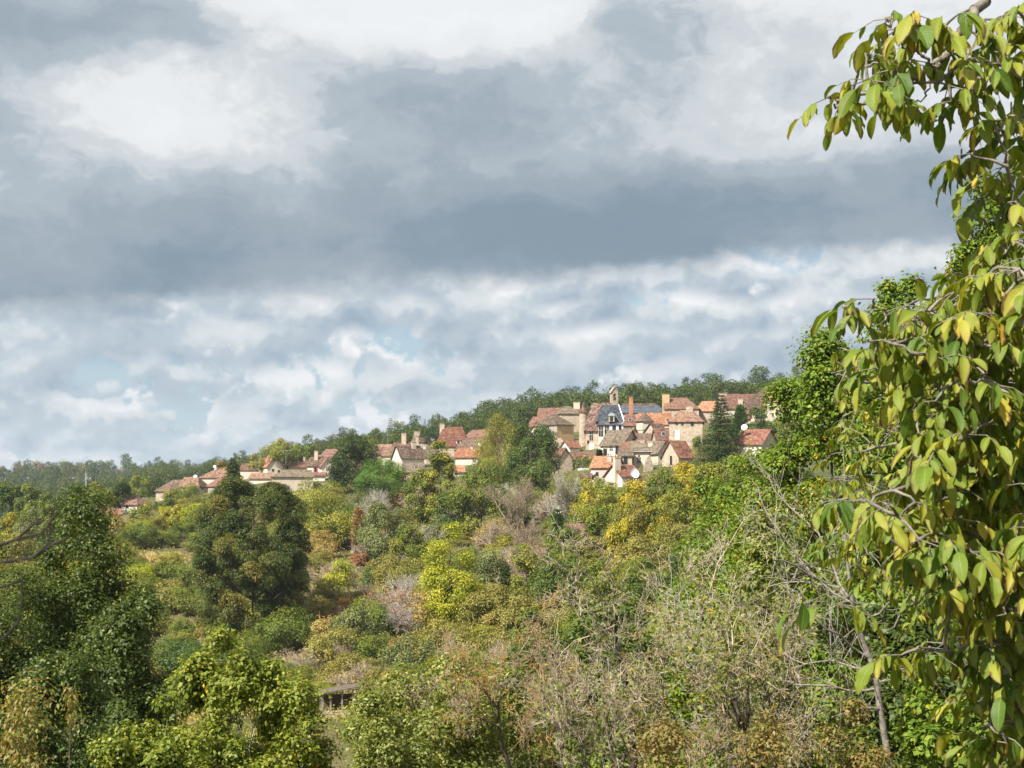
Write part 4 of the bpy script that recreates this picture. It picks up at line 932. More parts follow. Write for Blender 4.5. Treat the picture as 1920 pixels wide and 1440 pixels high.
    for (px, py, top, Y, lab) in [(536, 862, 845, 352, 'thin television aerial on the roofs above the orange gable'), (727, 840, 816, 392, 'thin television aerial above the pale red roof beside the dark oak')]:
        s = Y / F; hh = (py - top) * s; seg = [(0, 0, -1, 0, 0, hh, .035, .03), (-1.6, 0, hh, 1.6, .3, hh + .1, .025, .025)]
        for k in range(7):
            x = -1.5 + k * .5; seg.append((x, -.4, hh + .05, x, .5, hh + .05, .018, .018))
        Vt, Pt = tubes(seg, 4); o = link('television_aerial', np_mesh('television_aerial', Vt, Pt, [M['steel']])); o.location = at(px, py, Y); tag(o, lab, 'aerial', 'television aerials')
    # roof windows
    for nm, u, v in (('skylight_house', .25, .5), ('orange_roof_house', .78, .35), ('skylight_wing', .05, .5), ('red_slope_house', .1, .5)):
        for key, (r, Y, s) in HOUSES.items():
            if key.startswith(nm):
                rf = [c for c in r.children if c.name.startswith('roof')][0]; me = rf.data; f = me.polygons[0]; vs_ = [me.vertices[i].co for i in f.vertices]
                p = vs_[0].lerp(vs_[1], (u + 1) / 2); q = vs_[3].lerp(vs_[2], (u + 1) / 2); c = p.lerp(q, v); n_ = f.normal
                b = MB(); b.box(-.4, .4, -.55, .55, 0, .06, 0); b.box(-.34, .34, -.49, .49, .061, .07, 1)
                o = link('skylight', b.mesh('skylight', [M['steel'], M['glass']]), rf); o.location = c + n_ * .01; o.rotation_euler = n_.to_track_quat('Z', 'Y').to_euler()
                break
    # timber wood shed in the hollow
    Y = solve_y(640, 1346, 88, 200); s = Y / F; xs = (640 - 960) * s; r = empty('wood_shed', (xs, Y, gz(xs, Y) + .25), R(14)); tag(r, 'small open timber shed with sagging plank roof in the hollow', 'shed')
    W = 72 * s; z = lambda p: p * s * 1.45
    b = MB(); b.box(-W / 2, W / 2, 1.9, 2.0, -1, z(22)); link('back_wall', b.mesh('back_wall', [M['timber']]), r)
    b = MB()
    V = [(-W / 2 - .25, -.35, z(27)), (W / 2 + .25, -.35, z(36)), (W / 2 + .25, 2.15, z(35)), (-W / 2 - .25, 2.15, z(26))]; V += [(x, y, q + .08) for x, y, q in V]
    b.add(V, [(3, 2, 1, 0), (4, 5, 6, 7), (0, 1, 5, 4), (1, 2, 6, 5), (2, 3, 7, 6), (3, 0, 4, 7)]); link('roof', b.mesh('roof', [M['bark']]), r)
    for x, t in ((-.5, 26), (-.28, 27), (.02, 30), (.3, 32), (.5, 34)):
        b = MB(); w = .11 if x > -.5 else .22; b.box(x * W - w / 2, x * W + w / 2, -.06, .06, -1, z(t)); link('post', b.mesh('post', [M['bark_grey']]), r)
    b = MB(); b.box(-W / 2, W / 2, -.1, .4, -.6, .28); link('base_board', b.mesh('base_board', [M['pink']]), r)
village()
# ------------------------------------------------------------------ vegetation beyond the valley bottom
def spec(name, label, px, top, base, w, mat, profile='round', lspx=4.2, cover=2.6, z0=.08, Y=None, cat='tree', group=None, bark='bark', seed=None, nclump=None, crf=.17, smax=95000, **kw):
    """one specimen built at its real size: photo column, top row, base row, width"""
    Y = solve_y(px, base) if Y is None else Y; s = Y / F
    H, W = (base - top) * s, w * s
    lspx *= .92; n = int(min(smax, max(600, 2.3 * cover * w * (base - top) * .8 / (lspx ** 2 * .31))))
    seed = abs(hash((px, top))) % 9999 if seed is None else seed
    nc = nclump or int(np.clip(12 + w * (base - top) / 620, 14, 80))
    pr = make_tree(seed, H, W, profile, H * z0, nc, W * crf * rng_c(nc), n, lspx * s, max(.08, H * .017), **kw)
    x, y, z = at(px, base, Y); zg = gz(x, Y)
    return put_tree(pr, name, (x, Y, z), H, W, mat, label, cat, group, bark, rz=0)
def rng_c(nc): return float(np.clip((45 / nc) ** .28, .7, 1.3))

def conif(name, label, px, top, base, w, mat, narrow=False, Y=None, group=None, bark='bark_dark', ls=None, cat='tree', **kw):
    Y = solve_y(px, base) if Y is None else Y; s = Y / F; H, W = (base - top) * s, w * s
    pr = make_conifer(int(px * 7 + top) % 9999, H, W, ls=ls or max(.12, 5 * s), narrow=narrow, **kw)
    return put_tree(pr, name, at(px, base, Y), H, W, mat, label, cat, group, bark, rz=0)

def bare(name, label, px, top, base, w, mat, Y=None, depth=4, stems=1, leafm=None, nleaf=0, lspx=4, cat='tree', seed=0, spread=.55, up=.2, r=None, kids=(3, 5), thin=.006, shrink=.62, group=None):
    Y = solve_y(px, base) if Y is None else Y; s = Y / F; H, W = (base - top) * s, w * s
    rng = np.random.default_rng(seed + int(px)); segs, tips = [], []
    for k in range(stems):
        a = 6.283 * k / stems + rng.random(); d = nrmz(np.array([math.cos(a) * .35 * (stems > 1), math.sin(a) * .35 * (stems > 1), 1.0]))
        branchy(rng, np.array([0, 0, -.3]), d, H * .42, (r or H * .02), depth, segs, spread, up, kids, 3, shrink, .16, tips, thin)
    S = np.array(segs); top_ = S[:, 5].max(); ext = np.percentile(np.abs(S[:, 3:5]), 97) * 2
    k = np.array([W / ext, W / ext, H / top_]); S[:, :3] *= k; S[:, 3:6] *= k
    root = empty(name, at(px, base, Y)); tag(root, label, cat, group)
    V, P = tubes(S, 3); link('branches', np_mesh('branches', V, P, [M[mat]]), root)
    if leafm:
        T = np.array([t for t, d in tips]) * k; i = rng.integers(0, len(T), nleaf); p = T[i] + rng.normal(size=(nleaf, 3)) * .06 * W
        nn = nrmz(rng.normal(size=(nleaf, 3)) + np.array([0, 0, .6])); ax = nrmz(np.cross(nn, rng.normal(size=(nleaf, 3))))
        l = lspx * s * rng.uniform(.6, 1.3, nleaf); V, P = leaf_geo(p, ax, nn, l, l * .6)
        link('leaves', np_mesh('leaves', V, P, [M[leafm]], attrs={'rnd': np.repeat(rng.random(nleaf), 4), 'cl': np.repeat(rng.random(len(T))[i], 4)}), root)
    return root

def mid_trees():
    S = spec
    S('oak_tree', 'huge rounded oak with browning olive leaves dominating the slope', 474, 902, 1212, 236, 'oak', 'round', 3.8, 4.4, .0, nclump=150, crf=.14, seed=4, core=.45, smax=170000, spray=.0)
    S('oak_tree', 'dark spreading oak with rust tinged crown among the roofs of the village', 668, 812, 925, 104, 'oak', 'dome', 3.6, 2.8, .05, seed=6)
    conif('fir_tree', 'small dark fir standing before the long red brown roof', 437, 858, 925, 48, 'fir', Y=296)
    S('pine_tree', 'bright green umbrella topped pine with bare grey lower twigs', 716, 861, 965, 108, 'pinegreen', 'umbrella', 2.8, 3.0, .42, bark='bark_grey', crf=.15, droop=.05, wl=.3, seed=3)
    bare('bare_shrub', 'grey leafless twigs under the bright green pine crown', 705, 905, 985, 74, 'twig_grey', depth=4, stems=4, cat='shrub')
    S('walnut_tree', 'broad yellowing walnut crown beside the huge browning oak', 604, 902, 1030, 168, 'walnutfar', 'dome', 4, 2.6, .03, seed=8)
    S('poplar_tree', 'tall loose topped tree with yellow green tips before the orange roofs', 826, 828, 1005, 66, 'walnutfar', 'spire', 4, 1.7, .05, spray=.3, seed=9)
    S('poplar_tree', 'lower leaning companion tree left of the loose topped tall tree', 788, 880, 1005, 70, 'mid', 'oval', 4, 2.2, .05, seed=10)
    S('broadleaf_tree', 'dense deep green tree between loose topped tree and dark chestnut', 902, 868, 1012, 128, 'mid', 'dome', 4, 2.7, .03, seed=11)
    S('broadleaf_tree', 'small shadowy green tree at the foot of the loose topped tree', 850, 925, 1015, 84, 'dark', 'dome', 4, 2.6, .03, seed=12)
    S('willow_tree', 'pale yellow green weeping willow behind the dark chestnut crown', 936, 778, 905, 88, 'willow', 'oval', 3.2, 2.4, .05, droop=.8, wl=.3, seed=13)
    S('willow_tree', 'smaller faded willow spray hanging below the pale weeping willow', 915, 835, 930, 60, 'willow', 'oval', 3.2, 2.0, .05, droop=.6, wl=.3, seed=14, Y=292)
    S('chestnut_tree', 'round rich green chestnut standing in front of the stone barns', 996, 795, 942, 112, 'chestnut', 'round', 3.6, 3.8, .0, seed=15, nclump=34, crf=.2, core=.45, spray=.03)
    bare('ash_tree', 'pale half bare ash with faint green haze of leaves below the stone barn', 1052, 874, 1000, 82, 'twig_grey', depth=5, stems=2, leafm='olive', nleaf=1500, lspx=2.6, seed=2)
    bare('bare_tree', 'leafless brown tree between the deep green tree and the pale ash', 975, 886, 1012, 100, 'twig_brown', depth=5, stems=2, leafm='brown', nleaf=500, lspx=3, seed=3)
    S('lime_tree', 'bright lime green tree with lumpy crown in the middle of the slope', 846, 984, 1190, 120, 'lime', 'oval', 4.2, 2.5, .02, nclump=60, crf=.2, seed=17)
    S('broadleaf_tree', 'fresh green rounded bush tree just beside the lumpy lime green tree', 770, 984, 1092, 76, 'mid', 'oval', 3.8, 2.6, .02, seed=18)
    S('olive_tree', 'grey green tree above the fresh green rounded bush', 722, 942, 1068, 112, 'greygreen', 'dome', 3.8, 2.6, .03, seed=19)
    conif('dead_conifer', 'narrow dead conifer with pinkish brown needles', 672, 952, 1036, 28, 'deadneedle', narrow=True)
    S('broadleaf_tree', 'slim rust coloured autumn tree beside the umbrella topped pine', 756, 886, 965, 26, 'rust', 'column', 3.4, 2.0, .03, seed=20)
    S('shrub', 'bright green ivy clad bush low on the slope above the red sumacs', 640, 1050, 1130, 72, 'lime', 'dome', 3.8, 2.4, .0, cat='shrub', seed=21)
    S('shrub', 'dark shadowy bush right behind the bright ivy clad bush', 690, 1064, 1122, 50, 'dark', 'dome', 3.8, 2.6, .0, cat='shrub', seed=22)
    S('broadleaf_tree', 'round dark green bush tree at the corner of the brown hipped house', 306, 934, 975, 40, 'chestnut', 'round', 3.2, 2.6, .0, seed=23)
    for i, (px, t, b, w, mt, lab) in enumerate([
        (330, 946, 1000, 58, 'yellow', 'butter yellow bush below the orange roofed stone cottage'), (362, 944, 1000, 60, 'lime', 'yellow green bush below the bare creeper gable'),
        (394, 938, 1010, 60, 'walnutfar', 'olive yellow bush at the shoulder of the huge oak'), (268, 942, 998, 62, 'walnutfar', 'yellow olive bush in front of the lone white house'),
        (225, 905, 962, 62, 'oak', 'dark oak behind the lone white house'), (186, 905, 972, 58, 'walnutfar', 'loose yellow green tree beside the lone white house'),
        (20, 903, 1010, 62, 'chestnut', 'fresh green tree at the very edge of the valley wood'), (52, 908, 1015, 56, 'mid', 'upright mid green tree beside the fresh green valley tree'),
        (12, 962, 1040, 52, 'yellow', 'glowing yellow tree low at the edge of the valley wood'), (92, 925, 1030, 70, 'mid', 'soft green valley tree with pale stems'),
        (128, 925, 1030, 64, 'oak', 'brownish valley tree behind the tip of the tall dark oak'), (158, 930, 1020, 50, 'olive', 'dull olive valley tree beneath the radio mast'),
        (-40, 915, 1030, 80, 'mid', 'green valley tree just past the glowing yellow tree'), (60, 955, 1060, 70, 'greygreen', 'grey green bushy tree in front of the valley wood'),
        (105, 975, 1080, 76, 'mid', 'low green tree below the soft green valley tree'), (30, 1000, 1090, 90, 'olive', 'olive bush tree below the glowing yellow tree'),
        (170, 960, 1050, 60, 'mid', 'green bush tree beside the low red roofed shed'), (215, 965, 1020, 50, 'brown', 'brown autumn bush below the low red roofed shed')]):
        S('broadleaf_tree', lab, px, t, b, w, mt, 'dome' if i % 2 else 'round', 3.6, 2.5, .03, seed=40 + i)
    S('broadleaf_tree', 'reddish brown tree behind the wide orange brown hipped roof', 414, 864, 905, 32, 'brown', 'round', 3, 2.4, .05, Y=392, seed=60)
    S('broadleaf_tree', 'golden olive tree rising behind the house with two dishes', 522, 822, 878, 72, 'walnutfar', 'dome', 3, 2.5, .05, Y=412, seed=61)
    S('broadleaf_tree', 'dull green tree behind the white end chimney', 566, 832, 876, 62, 'mid', 'dome', 3, 2.5, .05, Y=420, seed=62)
    S('broadleaf_tree', 'low green tree between fir and golden olive tree', 480, 850, 884, 46, 'olive', 'dome', 3, 2.4, .05, Y=415, seed=63)
    S('broadleaf_tree', 'round green tree behind the slope of orange roofs', 690, 822, 860, 60, 'mid', 'dome', 3, 2.4, .05, Y=420, seed=64)
    conif('fir_tree', 'tall dense dark fir at the end of the village', 1352, 735, 905, 112, 'fir', Y=262, tiers=44, per=16, nl=90, droop=.1, ls=.36)
    conif('cypress_tree', 'blue green cypress bush beside the big fir', 1388, 762, 840, 40, 'blueconifer', Y=300, narrow=True)
    S('broadleaf_tree', 'soft blue green tree in front of the sweeping brown roof', 1418, 765, 860, 58, 'chestnut', 'oval', 3.6, 2.5, .02, Y=296, seed=65)
    for i, (px, t, b, w, Y, mt, lab) in enumerate([(1306, 816, 842, 24, 300, 'mid', 'small green garden tree squeezed between the square stone house and the fir'), (1440, 790, 850, 60, 290, 'chestnut', 'green garden tree behind the grey gable of the red roofed cottage'), (1476, 775, 850, 70, 285, 'mid', 'leafy garden tree under the wing with orange tiled roof'),
        (1398, 806, 850, 30, 296, 'olive', 'olive garden bush behind the bright red roof slope'), (264, 892, 940, 44, 400, 'mid', 'green tree on the slope behind the very lowest houses'), (292, 896, 938, 40, 410, 'oak', 'dark tree just behind the brown hipped roof'), (236, 896, 945, 46, 420, 'walnutfar', 'olive tree far behind the lone white house'), (724, 846, 880, 34, 380, 'olive', 'olive tree between the dark rusty oak and the rubble chimney'), (812, 838, 872, 30, 372, 'mid', 'green tree under the dark brown roof with wide chimneys'), (1096, 846, 866, 22, 330, 'olive', 'olive bush against the foot of the ochre manor')]):
        S('broadleaf_tree', lab, px, t, b, w, mt, 'dome', 3.2, 2.5, .03, Y=Y, seed=80 + i)
    conif('cypress_tree', 'thin small cypress against the white timber post house', 1124, 846, 876, 8, 'fir', Y=306, narrow=True)
    S('shrub', 'silvery green garden shrub on the terrace under the ochre manor', 1090, 858, 888, 34, 'greygreen', 'dome', 3, 2.4, 0, Y=304, cat='shrub', seed=66)
    S('shrub', 'green garden shrub beside the silvery terrace shrub', 1113, 860, 888, 26, 'mid', 'dome', 3, 2.4, 0, Y=302, cat='shrub', seed=67)
    for i, (px, t, b, w, mt, lab) in enumerate([
        (1108, 898, 1000, 80, 'yellow', 'golden acacia in front of the tiny lean-to shed'), (1150, 905, 1010, 84, 'walnutfar', 'yellow green acacia below the fresh orange roof house'),
        (1200, 902, 1015, 96, 'yellow', 'golden leaved acacia below the very large dish'), (1246, 880, 1000, 92, 'mid', 'green acacia below the long cream house'),
        (1290, 868, 985, 90, 'yellow', 'yellowing acacia below the speckled gable'), (1336, 868, 985, 100, 'walnutfar', 'green gold tree under the tall dense fir'),
        (1270, 920, 1040, 110, 'walnutfar', 'broad yellow green bush beneath the yellowing acacia'), (1180, 935, 1050, 90, 'olive', 'olive bush beneath the golden acacias'),
        (1384, 855, 980, 90, 'mid', 'green tree below the bright red roof slope'), (1128, 950, 1032, 60, 'mid', 'green bush beside the sunken tiled shed roof'), (1162, 975, 1060, 66, 'yellow', 'golden bush at the edge of the sunken tiled shed')]):
        S('acacia_tree', lab, px, t, b, w, mt, 'dome', 4.4, 2.2, .03, seed=70 + i)
    conif('cypress_tree', 'blue green pointed cypress in the middle of the scrub slope', 1046, 956, 1066, 36, 'blueconifer', narrow=True)
    conif('fir_tree', 'young green fir beside the pointed blue green cypress', 1064, 990, 1066, 30, 'blueconifer')
    conif('fir_tree', 'small young fir between lumpy lime tree and green thicket', 948, 1058, 1140, 40, 'fir')
    S('broadleaf_tree', 'dense glossy green thicket tree below the young firs', 1052, 1040, 1170, 124, 'chestnut', 'round', 5, 2.6, .0, seed=90)
    S('broadleaf_tree', 'yellowing olive bush at the edge of the glossy green thicket', 988, 1030, 1160, 72, 'walnutfar', 'oval', 4.6, 2.2, .0, seed=91)
    S('broadleaf_tree', 'leafy green tree between the thicket and the bare pale shrub', 1122, 1048, 1180, 96, 'mid', 'oval', 5, 2.4, .0, seed=92)
    S('broadleaf_tree', 'green bush tree below the lumpy lime tree', 900, 1110, 1210, 84, 'olive', 'dome', 4.6, 2.2, .0, seed=93)
    for i, (px, t, b, w, mt, lab) in enumerate([
        (585, 1176, 1222, 42, 'red', 'crimson sumac at the low end of the red streak'), (606, 1150, 1198, 40, 'red', 'crimson sumac in the middle of the red streak'),
        (648, 1118, 1172, 64, 'rust', 'rusty red sumac above the crimson streak'), (690, 1110, 1158, 50, 'red', 'dull red sumac between grey bushes'), (726, 1096, 1136, 36, 'red', 'small red sumac under the grey leafless bush'),
        (678, 1026, 1062, 46, 'red', 'pinkish red sumac beside the dead conifer'), (742, 1196, 1262, 60, 'rust', 'russet bush low in the middle of the slope'), (780, 1214, 1272, 56, 'brown', 'brown russet bush beside the low russet bush')]):
        S('sumac_shrub', lab, px, t, b, w, mt, 'dome', 3.8, 2.0, 0, cat='shrub', seed=100 + i)
    for i, (px, t, b, w, st, mt, lab) in enumerate([
        (612, 1096, 1160, 70, 5, 'twig_grey', 'silver grey leafless bush beside the crimson streak'), (760, 1068, 1140, 84, 5, 'twig_grey', 'wide silver grey leafless bush left of the lime tree'),
        (880, 1062, 1130, 60, 4, 'twig_grey', 'grey leafless bush right of the lime tree'), (560, 1150, 1215, 76, 5, 'twig_tan', 'straw coloured leafless bush at the foot of the huge oak'),
        (640, 1196, 1262, 90, 6, 'twig_tan', 'straw coloured twiggy bush below the crimson streak'), (700, 1080, 1135, 60, 4, 'twig_brown', 'brown leafless bush behind the dark shadowy bush'),
        (925, 960, 1040, 70, 4, 'twig_tan', 'straw coloured leafless bush below the deep green tree'), (985, 960, 1045, 76, 4, 'twig_brown', 'brown leafless thicket below the leafless brown tree'), (840, 1170, 1245, 70, 5, 'twig_tan', 'straw coloured bush under the lumpy lime tree')]):
        bare('bare_shrub', lab, px, t, b, w, mt, depth=3, stems=st + 3, cat='shrub', seed=200 + i, leafm='brown' if i % 2 else 'olive', nleaf=260, lspx=3.2, kids=(4, 6))

# ------------------------------------------------------------------ scrub that fills the slope
def scrub():
    rng = np.random.default_rng(31)
    protos = []
    for k in range(7):
        H, W = 2.4, 3.2
        V, P, rnd, cl, C = crown_geo(np.random.default_rng(300 + k), H, W, 0.05, ['dome', 'round', 'oval'][k % 3], 20, .66, 8500, .115, spray=.12)
        Vt, Pt = tubes([(0, 0, -.4, *(c * .9), .04, .012) for c in C], 3)
        nv = len(V); V2, P2 = join((V, P), (Vt, Pt))
        me = np_mesh('shrub', V2, P2, [None, M['twig_brown']], attrs={'rnd': np.concatenate([rnd, np.zeros(len(Vt))]), 'cl': np.concatenate([cl, np.zeros(len(Vt))])}, midx=np.r_[np.zeros(len(P)), np.ones(len(Pt))])
        protos.append((me, H, W))
    twp = []
    for k in range(4):
        r2 = np.random.default_rng(330 + k); segs, tips = [], []
        for j in range(9):
            a = r2.random() * 6.283; branchy(r2, np.array([0, 0, -.2]), nrmz(np.array([math.cos(a) * .6, math.sin(a) * .6, 1.0])), 1.1, .03, 3, segs, .6, .1, (4, 6), 2, .62, .2, tips, .008)
        S = np.array(segs); S[:, [2, 5]] *= 2.2 / S[:, 5].max(); S[:, [0, 1, 3, 4]] *= 1.5 / np.percentile(np.abs(S[:, 3:5]), 97)
        Vt, Pt = tubes(S, 3); T = np.array([t for t, d in tips]); q = S[:, 3:6][r2.integers(0, len(S), 500)] + r2.normal(size=(500, 3)) * .1
        nn = nrmz(r2.normal(size=(500, 3))); V, P = leaf_geo(q, nrmz(np.cross(nn, r2.normal(size=(500, 3)))), nn, r2.uniform(.08, .2, 500), r2.uniform(.06, .12, 500))
        V2, P2 = join((Vt, Pt), (V, P))
        me = np_mesh('bare_shrub', V2, P2, [None, None], attrs={'rnd': np.r_[np.zeros(len(Vt)), np.repeat(r2.random(500), 4)], 'cl': np.r_[np.zeros(len(Vt)), np.repeat(r2.random(500), 4)]}, midx=np.r_[np.zeros(len(Pt)), np.ones(len(P))])
        twp.append((me, 2.2, 3.0))
    look = {'olive': 'olive green', 'mid': 'leafy green', 'brown': 'brown leaved', 'walnutfar': 'yellow green', 'greygreen': 'grey green', 'lime': 'bright yellow green', 'rust': 'russet', 'dark': 'dark green', 'twig_grey': 'grey leafless', 'twig_tan': 'straw coloured leafless', 'twig_brown': 'brown leafless'}
    def zone(px, py):
        if px < 330: return ('on the grassy slope below the lone white house', ['olive', 'mid', 'walnutfar', 'walnutfar', 'olive', 'greygreen', 'mid', 'lime'])
        if px < 560: return ('under and around the huge browning oak', ['mid', 'olive', 'walnutfar', 'dark', 'mid'])
        if py < 1080 and px < 960: return ('high on the scrub slope under the village', ['olive', 'brown', 'greygreen', 'twig_grey', 'twig_tan', 'mid', 'olive', 'walnutfar'])
        if px < 960: return ('low on the scrub slope round the lime green tree', ['olive', 'brown', 'twig_tan', 'twig_tan', 'greygreen', 'walnutfar', 'twig_grey', 'olive', 'mid', 'olive'])
        return ('on the bank below the yellow acacias', ['olive', 'mid', 'walnutfar', 'twig_brown', 'twig_tan', 'dark', 'mid'])
    pts = []
    while len(pts) < 330:
        px = rng.uniform(-60, 1330); py = rng.uniform(945, 1345)
        if px < 300 and py < 985: continue
        if px > 1100 and py > 1140: continue
        if 590 < px < 690 and py > 1318: continue
        if 225 < px < 345 and 1035 < py < 1085: continue
        dmin = 13 + (py - 940) * .03
        if any(abs(px - a) < dmin * 1.25 and abs(py - b) < dmin * .75 for a, b in pts): continue
        pts.append((px, py))
    for px, py in sorted(pts, key=lambda q: -q[1]):
        z, mats = zone(px, py); mt = mats[rng.integers(len(mats))]
        Y = solve_y(px, py, 98, 330); s = Y / F; w = rng.uniform(46, 96) * (1 + (py - 940) / 900); w = min(w, 6.5 / s); h = w * rng.uniform(.5, .85)
        tw = mt.startswith('twig'); me, H, W = (twp if tw else protos)[rng.integers(4 if tw else 7)]
        x = (px - 960) / F * Y
        o = link('bare_shrub' if tw else 'shrub', me, None, (x, Y, gz(x, Y) - .1)); o.rotation_euler = (0, 0, rng.random() * 6.28)
        o.scale = (w * s / W, w * s / W, h * s / H)
        if tw: setmat(o, M[mt], M[['brown', 'olive', 'brown', 'red'][rng.integers(4)]])
        else: setmat(o, M[mt], M['twig_brown'])
        tag(o, f"{look[mt]} shrub {z}", 'shrub', f"{look[mt]} shrubs {z}")

def undergrowth():
    rng = np.random.default_rng(77)
    n = 150000; px = rng.uniform(-250, 1500, n); u = rng.random(n); Y = 92 * (330 / 92) ** u
    x = (px - 960) / F * Y
    # tufts
    x = np.round(x / .9 + rng.normal(size=n) * .16) * .9 + rng.normal(size=n) * .26; Y2 = np.round(Y / .9 + rng.normal(size=n) * .16) * .9 + rng.normal(size=n) * .26
    z = ground_z(x, Y2); patch = .5 + .25 * np.sin(x * .19 + 2 * np.sin(Y2 * .08)) + .25 * np.sin(Y2 * .14 + 1.7 * np.sin(x * .11)) + rng.normal(size=n) * .12
    hgt = rng.random(n) ** 1.6 * (.35 + .8 * np.clip(np.sin(x * .4) * np.sin(Y2 * .33) + .3, 0, 1))
    p = np.stack([x, Y2, z + hgt * .8 + .02], 1)
    nn = nrmz(rng.normal(size=(n, 3)) * np.array([1, 1, .5]) + np.array([0, -.3, .5])); ax = nrmz(np.cross(nn, rng.normal(size=(n, 3))) + np.array([0, 0, .6]))
    l = rng.uniform(.14, .42, n) * (Y2 / 190) ** .5
    V, P = leaf_geo(p, ax, nn, l, l * .4)
    m = leaf_mat('undergrowth_leaf', ev((.06, .08, .02), (.105, .112, .032), (.16, .142, .055), (.23, .18, .085), (.27, .21, .12)), .25, .7, .2, .3, .75, 0)
    o = link('undergrowth', np_mesh('undergrowth', V, P, [m], attrs={'rnd': np.repeat(rng.random(n), 4), 'cl': np.repeat(np.clip(patch, 0, 1), 4)})); tag(o, 'low scrub and grass covering the slope below the village', kind='stuff')
    # dry grass bank
    n = 5000; px = rng.uniform(246, 338, n); Yb = np.array([solve_y(q, 1053, 150, 330) for q in np.linspace(246, 338, 24)]); Y = np.interp(px, np.linspace(246, 338, 24), Yb) + rng.normal(size=n) * .7
    x = (px - 960) / F * Y; p = np.stack([x, Y, ground_z(x, Y)], 1); ax = nrmz(np.array([0, 0, 1.0]) + rng.normal(size=(n, 3)) * .28); nn = nrmz(np.cross(ax, rng.normal(size=(n, 3))))
    l = rng.uniform(.5, 1.5, n) * (.55 + .45 * np.sin(px * .25)) ; V, P = leaf_geo(p, ax, nn, np.abs(l) + .3, np.full(n, .14))
    m = leaf_mat('dry_grass_blade', ev((.24, .19, .13), (.32, .265, .19), (.37, .315, .235)), .25, .8, .1)
    o = link('dry_grass', np_mesh('dry_grass', V, P, [m], attrs={'rnd': np.repeat(rng.random(n), 4), 'cl': np.repeat(rng.random(n), 4)})); tag(o, 'band of straw pale dry grass beside the huge oak', kind='stuff')

